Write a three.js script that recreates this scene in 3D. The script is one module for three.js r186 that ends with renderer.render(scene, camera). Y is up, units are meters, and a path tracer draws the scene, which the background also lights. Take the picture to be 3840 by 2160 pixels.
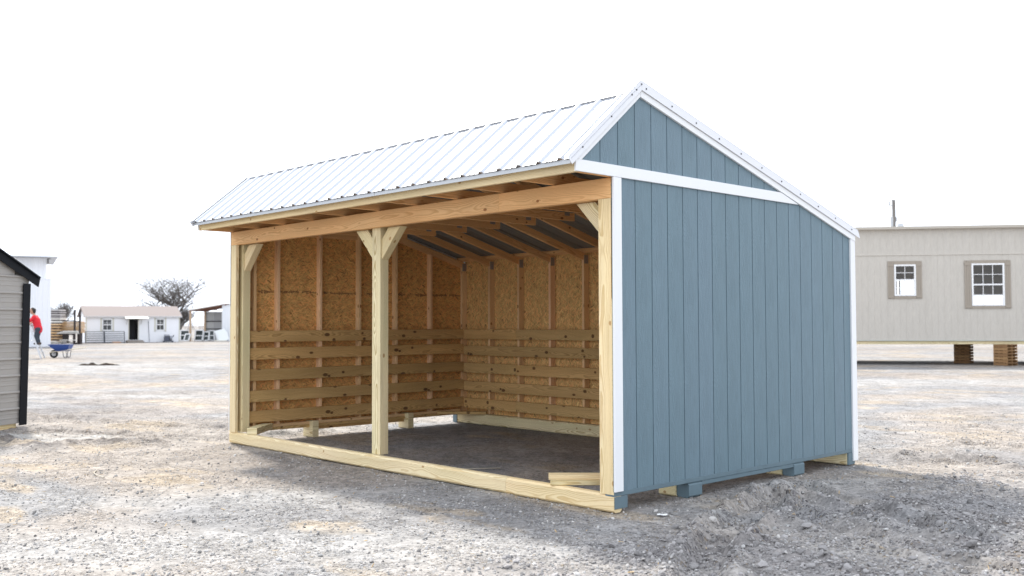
import * as THREE from 'three';
import { mergeGeometries } from 'three/addons/utils/BufferGeometryUtils.js';
import { MarchingCubes } from 'three/addons/objects/MarchingCubes.js';

// ------------------------------------------------------------------ camera, sky, sun, exposure
const scene = new THREE.Scene();
const YAW = 0.81608;
const camera = new THREE.PerspectiveCamera(32.8, 16 / 9, 0.1, 2000);
camera.position.set(4.8795, 1.4323, 5.6366);
camera.rotation.set(0.03621, YAW, -0.00292, 'YXZ');
camera.focus = 8.0;
camera.userData.fStop = 2.8;

const SUN = new THREE.Vector3(-0.86, 1.0, -0.26).normalize();
{ // bright, thin, even cloud: a white sky that is a little brighter round the sun
  const W = 128, H = 64, d = new Float32Array(W * H * 4), v = new THREE.Vector3();
  for (let j = 0; j < H; j++) for (let i = 0; i < W; i++) {
    const th = (j + 0.5) / H * Math.PI - Math.PI / 2, ph = ((i + 0.5) / W - 0.5) * 2 * Math.PI;
    v.set(Math.cos(th) * Math.cos(ph), Math.sin(th), Math.cos(th) * Math.sin(ph));
    const g = Math.max(0, v.dot(SUN)), k = (j * W + i) * 4;
    const L = 0.61 + 0.36 * g ** 3;
    d[k] = L * 0.92; d[k + 1] = L * 0.985; d[k + 2] = L * 1.09; d[k + 3] = 1;
  }
  const sky = new THREE.DataTexture(d, W, H, THREE.RGBAFormat, THREE.FloatType);
  sky.mapping = THREE.EquirectangularReflectionMapping; sky.magFilter = THREE.LinearFilter; sky.needsUpdate = true;
  scene.background = sky; scene.environment = sky;
}
const sun = new THREE.DirectionalLight(new THREE.Color(1.0, 0.95, 0.86), 2.05);
sun.position.copy(SUN).multiplyScalar(60); sun.target.position.set(-2, 0, -2);
sun.castShadow = true; sun.shadow.radius = 9; sun.shadow.mapSize.set(4096, 4096);
Object.assign(sun.shadow.camera, { left: -70, right: 70, top: 70, bottom: -70, near: 1, far: 200 });
scene.add(sun, sun.target);

const renderer = new THREE.WebGLRenderer({ antialias: true });
renderer.setSize(1024, 576);
renderer.toneMapping = THREE.LinearToneMapping;
renderer.toneMappingExposure = 2.85;
renderer.shadowMap.enabled = true;

// ------------------------------------------------------------------ helpers
function rng(seed) { let a = seed >>> 0; return () => { a = (a + 0x6D2B79F5) | 0; let t = Math.imul(a ^ (a >>> 15), 1 | a); t = (t + Math.imul(t ^ (t >>> 7), 61 | t)) ^ t; return ((t ^ (t >>> 14)) >>> 0) / 4294967296; }; }
const R = rng(20240);
const rr = (a, b) => a + (b - a) * R();
const pick = (a) => a[Math.floor(R() * a.length) % a.length];
const clamp = (x, a = 0, b = 1) => Math.min(b, Math.max(a, x));
const sm = (a, b, x) => { const t = clamp((x - a) / (b - a)); return t * t * (3 - 2 * t); };
const lerp = (a, b, t) => a + (b - a) * t;
function hash(i, j, s) { let h = Math.imul(i, 374761393) ^ Math.imul(j, 668265263) ^ Math.imul(s, 1442695041); h = Math.imul(h ^ (h >>> 13), 1274126177); return ((h ^ (h >>> 16)) >>> 0) / 4294967296; }
function vn(x, y, s = 0, px = 0, py = 0) { // value noise, periodic when px / py are set
  let i = Math.floor(x), j = Math.floor(y); const fx = x - i, fy = y - j, u = fx * fx * (3 - 2 * fx), v = fy * fy * (3 - 2 * fy);
  let i1 = i + 1, j1 = j + 1;
  if (px) { i = ((i % px) + px) % px; i1 = ((i1 % px) + px) % px; }
  if (py) { j = ((j % py) + py) % py; j1 = ((j1 % py) + py) % py; }
  const a = hash(i, j, s), b = hash(i1, j, s), c = hash(i, j1, s), d = hash(i1, j1, s);
  return a + (b - a) * u + (c - a) * v + (a - b - c + d) * u * v;
}
const fbm = (x, y, s, o = 4) => { let a = 0, w = 0.5, t = 0; for (let k = 0; k < o; k++) { a += w * vn(x, y, s + k * 17); t += w; x *= 2.03; y *= 2.03; w *= 0.5; } return a / t; };
const s8 = (x) => { x = clamp(x); return Math.round(255 * (x <= 0.0031308 ? 12.92 * x : 1.055 * x ** (1 / 2.4) - 0.055)); };

const taken = {};
function numbered(n) { const k = (taken[n] = (taken[n] ?? -1) + 1); return k ? `${n}_${String(k).padStart(3, '0')}` : n; }
function tag(o, label, category, group, kind) { o.userData.label = label; if (category) o.userData.category = category; if (group) o.userData.group = group; if (kind) o.userData.kind = kind; return o; }
function shade(o) { o.traverse((m) => { if (m.isMesh) { m.castShadow = true; m.receiveShadow = true; } }); return o; }
function thing(name, label, category, group) { const g = new THREE.Group(); g.name = numbered(name); scene.add(g); return tag(g, label, category, group); }
function part(name, geo, mat, parent, pos, rot) {
  const m = new THREE.Mesh(geo, mat); m.name = name; if (pos) m.position.set(...pos); if (rot) m.rotation.set(...rot);
  m.castShadow = m.receiveShadow = true; parent.add(m); return m;
}
function top(name, geo, mat, label, category, group, kind) { const m = part(numbered(name), geo, mat, scene); return tag(m, label, category, group, kind); }
function sub(name, parent, pos, rot) { const g = new THREE.Group(); g.name = name; if (pos) g.position.set(...pos); if (rot) g.rotation.set(...rot); parent.add(g); return g; }
// a point on the yard given in metres to the right of / ahead of where the photographer stands
const ER = [Math.cos(YAW), -Math.sin(YAW)], EF = [-Math.sin(YAW), -Math.cos(YAW)];
const yard = (r, f) => [4.8795 + r * ER[0] + f * EF[0], 5.6366 + r * ER[1] + f * EF[1]];
function standAt(g, r, f, turn = 0, y = 0) { const [x, z] = yard(r, f); g.position.set(x, y, z); g.rotation.y = YAW + turn; return g; }

const lin = (r, g, b) => new THREE.Color().setRGB(r, g, b);
const mat = (c, rough = 0.8, metal = 0, extra = {}) => new (extra.specularIntensity === undefined ? THREE.MeshStandardMaterial : THREE.MeshPhysicalMaterial)({ color: c, roughness: rough, metalness: metal, ...extra });

// ------------------------------------------------------------------ textures
function dataTex(w, h, fill, srgb = true) {
  const d = new Uint8Array(w * h * 4); fill(d, w, h);
  const t = new THREE.DataTexture(d, w, h, THREE.RGBAFormat); if (srgb) t.colorSpace = THREE.SRGBColorSpace;
  t.wrapS = t.wrapT = THREE.RepeatWrapping; t.magFilter = THREE.LinearFilter; t.minFilter = THREE.LinearMipmapLinearFilter; t.generateMipmaps = true; t.needsUpdate = true; return t;
}
// plain-sawn pine, 4 m long (u) by 0.32 m wide (v), with cathedral grain and knots
const WL = 4, WW = 0.32;
function woodTex(seed, early, late, tint, knotCol, nk = 16, ks = 1) {
  const r = rng(seed), W = 2048, H = 256, knots = [];
  for (let i = 0; i < nk; i++) knots.push([r() * WL, r() * WW, (0.010 + 0.011 * r() * r()) * ks, 0.7 + 0.8 * r()]);
  return dataTex(W, H, (d) => {
    for (let j = 0; j < H; j++) for (let i = 0; i < W; i++) {
      const s = (i + 0.5) / W * WL, t = (j + 0.5) / H * WW;
      const u = s / WL;
      const c = 0.16 + 0.13 * (vn(u * 5, 1.5, seed, 5) - 0.5) + 0.05 * (vn(u * 17, 3.5, seed + 1, 17) - 0.5);
      const dd = 0.018 + 0.055 * vn(u * 7, 7.5, seed + 2, 7) + 0.012 * vn(u * 31, 9.5, seed + 8, 31);
      let Rr = Math.hypot(t - c, dd) + 0.0035 * (vn(u * 60, t * 50, seed + 3, 60) - 0.5);
      let kn = 0, kr = 1;
      for (const [ks, kt, ka, ke] of knots) {
        let ds = Math.abs(s - ks); if (ds > WL / 2) ds = WL - ds;
        if (ds > 0.3) continue;
        const dt = t - kt, q = Math.hypot(ds / (1.25 * ke), dt) / ka;
        Rr += 0.75 * ka * Math.exp(-(ds * ds) / (ka * ka * 26) - (dt * dt) / (ka * ka * 9)) * Math.sign(t - c || 1);
        if (q < 1.25) { kn = Math.max(kn, 1 - sm(0.75, 1.25, q)); kr = q; }
      }
      const f = Rr * 105 + 0.5 * vn(u * 11, t * 9, seed + 4, 11), fr = f - Math.floor(f);
      let l = sm(0.25, 0.86, fr) * (1 - sm(0.9, 1.0, fr));
      l *= 0.35 + 0.75 * vn(Math.floor(f) * 0.7, 2.5, seed + 5);
      const fib = vn(u * 260, t * 900, seed + 6, 260) - 0.5, blot = vn(u * 9, t * 14, seed + 7, 9) - 0.5, tn = vn(u * 6, t * 11, seed + 9, 6);
      const k = (j * W + i) * 4;
      for (let q = 0; q < 3; q++) {
        let v = lerp(early[q], late[q], clamp(l)); v *= 1 + 0.10 * fib + 0.16 * blot; v = lerp(v, v * tint[q], tn);
        if (kn > 0) v = lerp(v, knotCol[q] * (0.75 + 0.5 * (0.5 + 0.5 * Math.sin(kr * 16))), kn * 0.9);
        d[k + q] = s8(v);
      }
      d[k + 3] = 255;
    }
  });
}
const texTreatA = woodTex(11, [0.86, 0.715, 0.475], [0.60, 0.42, 0.205], [0.95, 0.97, 0.90], [0.46, 0.28, 0.12], 8);
const texTreatB = woodTex(37, [0.82, 0.70, 0.47], [0.50, 0.37, 0.185], [0.90, 0.96, 0.92], [0.36, 0.22, 0.10], 10);
const texPineA = woodTex(71, [0.76, 0.52, 0.285], [0.50, 0.27, 0.105], [1.0, 0.93, 0.86], [0.26, 0.11, 0.04], 10);
const texRub = woodTex(93, [0.60, 0.43, 0.225], [0.32, 0.20, 0.085], [0.92, 0.94, 0.90], [0.10, 0.055, 0.025], 15, 1.3);
const wood = (t, ...tints) => tints.map((c) => mat(lin(...c), 0.78, 0, { map: t, specularIntensity: 0.5 }));
const TREAT = wood(texTreatA, [1, 1, 1], [0.95, 0.97, 0.92], [1.04, 1.0, 0.95]).concat(wood(texTreatB, [1, 1, 0.98], [1.05, 1.05, 1.0]));
const PINE = wood(texPineA, [1.14, 1.08, 1.0], [1.12, 1.06, 1.0], [1.0, 0.95, 0.9], [1.18, 1.09, 0.98]);
const STUD = wood(texPineA, [1.18, 1.26, 1.36], [1.22, 1.24, 1.42], [1.10, 1.16, 1.22]);
const RUB = wood(texRub, [1.08, 0.97, 0.82], [1.18, 1.04, 0.86], [0.95, 0.87, 0.74], [1.08, 1.0, 0.86]);

// oriented strand board, 2.44 m square, optional mill print along one height
function osbTex(seed, vertical, print) {
  const S = 1024, m = 2.44 / S, r = rng(seed);
  const col = new Float32Array(S * S * 3), base = [0.40, 0.25, 0.10];
  for (let i = 0; i < S * S; i++) for (let q = 0; q < 3; q++) col[i * 3 + q] = base[q];
  for (let n = 0; n < 26000; n++) {
    const cx = r() * S, cy = r() * S, L = (0.025 + 0.065 * r()) / m / 2, w = (0.005 + 0.012 * r()) / m / 2;
    const a = (vertical ? Math.PI / 2 : 0) + (r() - 0.5) * 2.3, ca = Math.cos(a), sa = Math.sin(a);
    const tone = 0.70 + 0.55 * r() - (r() < 0.07 ? 0.45 : 0), warm = 0.85 + 0.3 * r();
    const c = [0.60 * tone, 0.385 * tone * warm, 0.165 * tone * warm];
    const e = Math.ceil(L + w);
    for (let y = -e; y <= e; y++) for (let x = -e; x <= e; x++) {
      const p = x * ca + y * sa, q = -x * sa + y * ca; if (Math.abs(p) > L || Math.abs(q) > w * (1 - 0.4 * Math.abs(p) / L)) continue;
      const X = ((Math.floor(cx + x) % S) + S) % S, Y = ((Math.floor(cy + y) % S) + S) % S, k = (Y * S + X) * 3;
      const st = 1 + 0.14 * (vn(p * 0.12, q * 1.7 + n, seed) - 0.5);
      for (let z = 0; z < 3; z++) col[k + z] = col[k + z] * 0.12 + 0.88 * c[z] * st;
    }
  }
  if (print) { // a ragged line of dark ink across the sheet
    const py = print / m;
    for (let x = 0; x < S; x++) {
      const on = vn(x * 0.05, 3, seed + 5, Math.round(S * 0.05)) > 0.30 ? 1 : 0.12, y0 = py + 5 * (vn(x * 0.02, 8, seed + 6, Math.round(S * 0.02)) - 0.5), h = 2 + 9 * vn(x * 0.21, 5, seed + 7) ** 2;
      for (let y = -h; y <= h; y++) { const Y = ((Math.floor(y0 + y) % S) + S) % S, k = (Y * S + x) * 3, a = on * (vn(x * 0.5, y * 0.6, seed + 9) > 0.42 ? 0.75 : 0.15); for (let z = 0; z < 3; z++) col[k + z] = lerp(col[k + z], 0.03, a); }
    }
  }
  return dataTex(S, S, (d) => { for (let i = 0; i < S * S; i++) { for (let q = 0; q < 3; q++) d[i * 4 + q] = s8(col[i * 3 + q]); d[i * 4 + 3] = 255; } });
}
const osbRepeat = (t) => { t.repeat.set(1 / 2.44, 1 / 2.44); return t; };
const OSB_SIDE = mat(lin(1.24, 1.08, 0.93), 0.85, 0, { specularIntensity: 0.4, map: osbRepeat(osbTex(5, false, 1.84)) });
const OSB_BACK = mat(lin(1.28, 1.22, 1.15), 0.85, 0, { specularIntensity: 0.4, map: osbRepeat(osbTex(6, true, 0)) });

// embossed, painted wood-grain siding: relief only
const sidingBump = dataTex(512, 1024, (d, W, H) => { // 0.61 m x 1.22 m
  for (let j = 0; j < H; j++) for (let i = 0; i < W; i++) {
    const x = i / W, y = j / H, c = 0.25 * (vn(y * 4, 1.5, 3, 4) - 0.5), f = (Math.hypot((x * 3 % 1) - 0.5 + c, 0.12 + 0.5 * vn(y * 3, 4.5, 8, 3)) * 26) % 1;
    const v = 0.45 * sm(0.3, 0.9, f) * (vn(x * 6, y * 5, 14, 6, 5) > 0.5 ? 1 : 0.3) + 0.4 * vn(x * 190, y * 24, 4, 190, 24) + 0.3 * vn(x * 70, y * 260, 5, 70, 260);
    const k = (j * W + i) * 4; d[k] = d[k + 1] = d[k + 2] = clamp(v) * 255; d[k + 3] = 255;
  }
}, false); sidingBump.repeat.set(1 / 0.61, 1 / 1.22);
const sidingCol = dataTex(256, 512, (d, W, H) => { // slight roller and batch variation of the paint
  for (let j = 0; j < H; j++) for (let i = 0; i < W; i++) {
    const x = i / W, y = j / H, v = 0.93 + 0.10 * vn(x * 60, y * 14, 2, 60, 14) - 0.05 * vn(x * 5, y * 5, 3, 5, 5) + 0.05 * (vn(x * 120, y * 120, 9, 120, 120) - 0.5);
    const k = (j * W + i) * 4; d[k] = d[k + 1] = d[k + 2] = s8(v * 0.9); d[k + 3] = 255;
  }
}); sidingCol.repeat.set(1 / 0.61, 1 / 1.22);
const BLUE = [[0.166, 0.246, 0.294], [0.162, 0.243, 0.288], [0.170, 0.249, 0.299]].map((c) => mat(lin(...c), 0.5, 0, { map: sidingCol, bumpMap: sidingBump, bumpScale: 0.0022, specularIntensity: 0.7 }));
const BLUEPAINT = mat(lin(0.135, 0.202, 0.238), 0.55, 0, { map: sidingCol });
const TAN = [[0.60, 0.56, 0.50], [0.595, 0.555, 0.495], [0.605, 0.565, 0.505]].map((c) => mat(lin(...c), 0.7, 0, { map: sidingCol, bumpMap: sidingBump, bumpScale: 0.001 }));
const TANPLAIN = mat(lin(0.60, 0.56, 0.50), 0.7);
const WHITE = mat(lin(0.80, 0.81, 0.82), 0.55, 0, { bumpMap: sidingBump, bumpScale: 0.0004 });
const ROOFWHITE = mat(lin(0.49, 0.51, 0.55), 0.42);
const FLASH = mat(lin(0.74, 0.75, 0.78), 0.45);
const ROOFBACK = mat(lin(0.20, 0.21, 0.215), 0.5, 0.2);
const GALV = mat(lin(0.46, 0.47, 0.48), 0.42, 0.75);
const PLATE = mat(lin(0.33, 0.315, 0.31), 0.6, 0.3);
const SCREW = mat(lin(0.10, 0.10, 0.11), 0.5, 0.5);
const DARK = mat(lin(0.015, 0.015, 0.016), 0.8);

// ------------------------------------------------------------------ geometry helpers
// sawn board: box with eased long edges, uv in the wood texture's metres, length along the longest side (or along `ax`)
function boardGeo(dx, dy, dz, e = 0.003, ax) {
  const d = [dx, dy, dz]; if (ax === undefined) ax = d.indexOf(Math.max(...d));
  const L = d[ax], a1 = (ax + 1) % 3, a2 = (ax + 2) % 3, h = d[a1] / 2, t = d[a2] / 2; e = Math.min(e, h * 0.4, t * 0.4);
  const sec = [[h, -t + e], [h, t - e], [h - e, t], [-h + e, t], [-h, t - e], [-h, -t + e], [-h + e, -t], [h - e, -t]];
  const P = [], U = [], I = [], u0 = R() * 10; let n = 0;
  const put = (l, p, u, v) => { const q = [0, 0, 0]; q[ax] = l; q[a1] = p[0]; q[a2] = p[1]; P.push(...q); U.push(u, v); return n++; };
  let v0 = 0;
  for (let k = 0; k < 8; k++) {
    const a = sec[k], b = sec[(k + 1) % 8], w = Math.hypot(a[0] - b[0], a[1] - b[1]);
    if (k % 2 === 0) v0 = rr(0, Math.max(0.001, WW - w - 0.01)) / WW;
    const A = put(-L / 2, a, u0, v0), B = put(L / 2, a, u0 + L / WL, v0), C = put(L / 2, b, u0 + L / WL, v0 + w / WW), D = put(-L / 2, b, u0, v0 + w / WW);
    I.push(A, B, C, A, C, D);
    if (k % 2 === 0) v0 += w / WW;
  }
  for (const s of [-1, 1]) {
    const o = n, c = rr(0, 0.5);
    for (const p of sec) put(s * L / 2, p, u0 + c + p[1] * 0.05, 0.5 + p[0] / WW);
    for (let k = 1; k < 7; k++) s > 0 ? I.push(o, o + k, o + k + 1) : I.push(o, o + k + 1, o + k);
  }
  const g = new THREE.BufferGeometry(); g.setAttribute('position', new THREE.Float32BufferAttribute(P, 3)); g.setAttribute('uv', new THREE.Float32BufferAttribute(U, 2)); g.setIndex(I);
  const f = g.toNonIndexed(); f.computeVertexNormals(); return f;
}
const bx = (name, m, parent, x0, x1, y0, y1, z0, z1, e = 0.003) => part(name, boardGeo(Math.abs(x1 - x0), Math.abs(y1 - y0), Math.abs(z1 - z0), e), m, parent, [(x0 + x1) / 2, (y0 + y1) / 2, (z0 + z1) / 2]);
const xAxis = new THREE.Vector3(1, 0, 0);
function beam(name, m, parent, A, B, h, t, e = 0.003) { // board from A to B; h is the depth in the vertical plane, t the thickness across
  const a = new THREE.Vector3(...A), b = new THREE.Vector3(...B), d = b.clone().sub(a), L = d.length(); d.normalize();
  let side = new THREE.Vector3().crossVectors(d, new THREE.Vector3(0, 1, 0)); if (side.lengthSq() < 1e-6) side.set(0, 0, 1); side.normalize();
  const up = new THREE.Vector3().crossVectors(side, d).normalize();
  const o = part(name, boardGeo(L, h, t, e, 0), m, parent); o.position.copy(a).add(b).multiplyScalar(0.5);
  o.quaternion.setFromRotationMatrix(new THREE.Matrix4().makeBasis(d, up, side)); return o;
}
function prism(pts, depth, bevel = 0) { // polygon in x,y pushed out along +z
  const s = new THREE.Shape(pts.map((p) => new THREE.Vector2(...p)));
  return new THREE.ExtrudeGeometry(s, { depth: depth - bevel * 2 || depth, bevelEnabled: bevel > 0, bevelSize: bevel, bevelThickness: bevel, bevelOffset: -bevel, bevelSegments: 1, curveSegments: 6 });
}
function clipPoly(poly, u0, u1) { // Sutherland-Hodgman against u0 <= u <= u1
  const cut = (P, f) => { const o = []; for (let i = 0; i < P.length; i++) { const a = P[i], b = P[(i + 1) % P.length], fa = f(a), fb = f(b); if (fa >= 0) o.push(a); if ((fa >= 0) !== (fb >= 0)) { const t = fa / (fa - fb); o.push([lerp(a[0], b[0], t), lerp(a[1], b[1], t)]); } } return o; };
  let p = cut(poly, (q) => q[0] - u0); if (p.length) p = cut(p, (q) => u1 - q[0]); return p;
}
const clipY = (poly, y0, y1) => clipPoly(poly.map(([a, b]) => [b, a]), y0, y1).map(([a, b]) => [a, b]).map(([a, b]) => [b, a]);
// grooved vertical siding: one mesh per board, proud of the sheet behind it; holes are [u0,u1,y0,y1]
function sidingBoards(name, mats, parent, poly, first, step, z, depth, gap = 0.008, holes = []) {
  const us = poly.map((p) => p[0]), lo = Math.min(...us), hi = Math.max(...us); let n = 0;
  for (let u = first - step * Math.ceil((first - lo) / step); u < hi; u += step) {
    const strip = clipPoly(poly, Math.max(lo, u + gap / 2), Math.min(hi, u + step - gap / 2)); if (strip.length < 3) continue;
    let pieces = [strip];
    for (const [a, b, c, d] of holes) if (u + step > a && u < b) pieces = pieces.flatMap((q) => {
      const out = []; const lowP = clipY(q, -9, c), upP = clipY(q, d, 99), mid = clipY(q, c, d);
      if (lowP.length > 2) out.push(lowP); if (upP.length > 2) out.push(upP);
      for (const [e, f] of [[-99, a], [b, 99]]) { const p = mid.length > 2 ? clipPoly(mid, e, f) : []; if (p.length > 2) out.push(p); }
      return out;
    });
    for (const q of pieces) { const w = Math.max(...q.map((p) => p[0])) - Math.min(...q.map((p) => p[0])); if (w < 0.004) continue; const g = prism(q, depth); part(name, g, pick(mats), parent, [0, 0, z]); n++; }
  }
  return n;
}
function sheet(poly, depth, holes = []) {
  const s = new THREE.Shape(poly.map((p) => new THREE.Vector2(...p)));
  for (const [a, b, c, d] of holes) s.holes.push(new THREE.Path([[a, c], [a, d], [b, d], [b, c]].map((p) => new THREE.Vector2(...p))));
  return new THREE.ExtrudeGeometry(s, { depth, bevelEnabled: false });
}
const box = (w, h, d, x = 0, y = 0, z = 0) => new THREE.BoxGeometry(w, h, d).translate(x, y, z);
const cyl = (r0, r1, h, n = 12) => new THREE.CylinderGeometry(r0, r1, h, n);
function rod(A, B, r, n = 8, r2 = r) { const a = new THREE.Vector3(...A), b = new THREE.Vector3(...B), d = b.clone().sub(a), L = d.length(); const g = new THREE.CylinderGeometry(r2, r, L, n); g.applyQuaternion(new THREE.Quaternion().setFromUnitVectors(new THREE.Vector3(0, 1, 0), d.normalize())); g.translate((A[0] + B[0]) / 2, (A[1] + B[1]) / 2, (A[2] + B[2]) / 2); return g; }
const merge = (a) => mergeGeometries(a.map((g) => { const q = g.index ? g.toNonIndexed() : g.clone(); for (const k of Object.keys(q.attributes)) if (!['position', 'normal', 'uv'].includes(k)) q.deleteAttribute(k); return q; }));
// ribbed sheet metal: profile across u, run along y; sits on z = 0
function ribbed(width, length, pitch, rib = 0.019, foot = 0.058, crest = 0.022, t = 0.002, minor = true, over = 0) {
  const pts = [], put = (u, h) => pts.push([u, h]);
  put(0, 0);
  const n = Math.max(1, Math.round(width / pitch));
  for (let k = 0; k < n; k++) {
    const c = (k + 0.5) * width / n, nx = (k + 1.5) * width / n;
    put(c - foot / 2, 0); put(c - crest / 2, rib); put(c + crest / 2, rib); put(c + foot / 2, 0);
    if (minor && k < n - 1) for (const q of [0.36, 0.64]) { const m = lerp(c, nx, q); put(m - 0.014, 0); put(m - 0.007, 0.003); put(m + 0.007, 0.003); put(m + 0.014, 0); }
  }
  put(width + over, 0);
  const s = new THREE.Shape([...pts.map((p) => new THREE.Vector2(p[0], p[1] + t)), ...pts.slice().reverse().map((p) => new THREE.Vector2(p[0], p[1]))]);
  return new THREE.ExtrudeGeometry(s, { depth: length, bevelEnabled: false }); // x = across, y = out of the sheet, z = along the run
}

// ------------------------------------------------------------------ ground
const RUTS = [
  { p: [[2.35, 2.4], [1.85, 1.6], [1.45, 0.9], [1.12, 0.33], [0.88, -0.25], [0.66, -0.8], [0.4, -1.6]], w: 0.16, d: 0.065 },
  { p: [[0.35, -2.0], [0.9, -1.75], [1.76, -1.25], [2.6, -1.0], [3.6, -0.85], [5, -0.7]], w: 0.17, d: 0.05 },
  { p: [[0.75, -1.1], [1.6, -0.62], [2.5, -0.35], [3.4, -0.25], [5, -0.1]], w: 0.16, d: 0.045 },
  { p: [[0.2, -4.6], [1.6, -4.9], [4, -5.0], [9, -5.6]], w: 0.2, d: 0.04 },
  { p: [[0.2, -6.2], [2.5, -6.6], [9, -7.6]], w: 0.22, d: 0.045 },
  { p: [[-0.5, -8.2], [3, -8.5], [9, -9.2]], w: 0.22, d: 0.04 },
  { p: [[-9.4, 1.3], [-8.3, 0.75], [-7.4, 0.25], [-6.6, -0.3], [-6.4, -1.4]], w: 0.17, d: 0.034 },
  { p: [[-11, 0.4], [-9.4, 0.0], [-8.0, -0.6], [-7.2, -1.6]], w: 0.2, d: 0.03 },
];
function segDist(x, z, P) { let m = 1e9; for (let i = 0; i < P.length - 1; i++) { const [ax, az] = P[i], [bx_, bz] = P[i + 1], dx = bx_ - ax, dz = bz - az, t = clamp(((x - ax) * dx + (z - az) * dz) / (dx * dx + dz * dz)); m = Math.min(m, Math.hypot(x - ax - t * dx, z - az - t * dz)); } return m; }
const roughness = (x, z) => { // 0 rolled gravel, 1 churned dirt
  const n = fbm(x * 0.7 + 3, z * 0.7, 61, 3) - 0.5, clump = 0.45 + 0.55 * sm(0.42, 0.58, fbm(x * 0.9 + z * 0.5, z * 1.7 - x * 0.3, 67, 3));
  const right = sm(0.35, 1.2, x + 0.9 * n + 0.12 * (z + 1)) * sm(3.2, 1.2, z + n) * clump;
  const back = sm(-4.2, -6.4, z + 2 * n) * sm(-5, 0, x) * 0.42 * clump;
  const left = 0.5 * sm(0.52, 0.68, fbm(x * 0.33, z * 0.8, 77, 3)) * sm(-6.3, -7.2, x);
  return clamp(Math.max(right, back, left));
};
const BERM = [[-8.9, 1.86], [-7.75, 1.86], [-7.05, 1.84], [-7.3, 1.42], [-7.25, 1.05], [-6.7, 0.7]]; // ridge of dark gravel by the beige shed
function groundH(x, z, fine = true) {
  const dist = Math.hypot(x - 4.9, z - 5.6), far = sm(20, 60, dist);
  let h = 0.03 * (fbm(x * 0.12, z * 0.12, 5, 2) - 0.5) * sm(7, 14, Math.hypot(x + 3, z + 1.8)) - 0.004;
  if (dist < 45 && fine) {
    const ro = roughness(x, z);
    h += (0.010 + 0.02 * ro) * (fbm(x * 1.6, z * 1.6, 21, 3) - 0.5) * (1 - far);
    h += (0.008 + 0.048 * ro * ro) * (fbm(x * 4.2, z * 4.2, 31, 3) - 0.46);
    h += (0.009 + 0.012 * ro) * (vn(x * 15, z * 15, 35) * vn(x * 9, z * 9, 36) - 0.25);
    if (ro > 0.05) { const q = fbm(x * 12, z * 12, 41, 2); h += 0.028 * ro * sm(0.5, 0.85, q); }
    { const d = segDist(x, z, BERM) + 0.16 * (vn(x * 3, z * 3, 88) - 0.5); if (d < 0.6) h += 0.06 * Math.exp(-((d / 0.17) ** 2)) * (0.5 + vn(x * 13, z * 13, 89)); }
    for (const r of RUTS) {
      const b = r.p; if (x < Math.min(...b.map((p) => p[0])) - 0.6 || x > Math.max(...b.map((p) => p[0])) + 0.6 || z < Math.min(...b.map((p) => p[1])) - 0.6 || z > Math.max(...b.map((p) => p[1])) + 0.6) continue;
      const wob = 0.05 * (vn(x * 4, z * 4, 55) - 0.5), d = segDist(x, z, b) + wob;
      h -= r.d * (1 - sm(r.w * 0.55, r.w, d)) * (0.8 + 0.25 * Math.sin((x * 0.45 + z) * 52));
      h += r.d * 1.25 * Math.exp(-(((d - r.w * 1.25) / (r.w * 0.32)) ** 2)) * clamp(1.6 * vn(x * 5, z * 5, 57) - 0.25) * (0.65 + 0.6 * vn(x * 11, z * 11, 58));
    }
  }
  return h;
}
function groundC(x, z, out) {
  const ro = roughness(x, z), a = fbm(x * 0.55, z * 0.55, 101, 4), b = fbm(x * 0.9 + 9, z * 2.1, 131, 4), c = fbm(x * 2.3, z * 2.3, 151, 3), l = fbm((x * ER[0] + z * ER[1]) * 0.055, (x * EF[0] + z * EF[1]) * 0.32, 171, 4);
  const grey = [0.375, 0.37, 0.372], beige = [0.455, 0.408, 0.365], sand = [0.52, 0.435, 0.335], mud = [0.205, 0.186, 0.175], pale = [0.49, 0.48, 0.47];
  const m = sm(0.38, 0.62, a), s = 0.75 * sm(0.60, 0.72, b) * (1 - 0.7 * ro), k = 0.7 * sm(0.60, 0.74, c) * (0.25 + 0.75 * ro), w = 0.8 * sm(0.58, 0.70, l), kk = 0.55 * sm(0.44, 0.32, l);
  const near = Math.hypot(x + 8, z - 0.3) < 5, bd = near ? segDist(x, z, BERM) + 0.3 * (c - 0.5) : 9, wd = near ? segDist(x, z, [[-8.9, 1.62], [-8.28, 1.40], [-7.85, 1.2]]) + 0.7 * (c - 0.5) : 9;
  const bm = 0.75 * sm(0.22, 0.08, bd) * sm(0.3, 0.6, vn(x * 9, z * 9, 91)), wp = 0.75 * sm(0.42, 0.12, wd);
  for (let q = 0; q < 3; q++) {
    let v = lerp(grey[q], beige[q], m); v = lerp(v, sand[q], s); v = lerp(v, [0.30, 0.286, 0.286][q], 0.85 * ro * (1 - 0.6 * sm(-4, -6, z))); v = lerp(v, pale[q], w * (1 - ro)); v = lerp(v, [0.315, 0.29, 0.275][q], kk); v = lerp(v, mud[q], k); v = lerp(v, [0.62, 0.60, 0.57][q], wp); v = lerp(v, [0.17, 0.155, 0.15][q], bm);
    out[q] = v * 0.64 / 0.62;
  }
}
const gravelH = new Float32Array(2048 * 2048);
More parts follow.
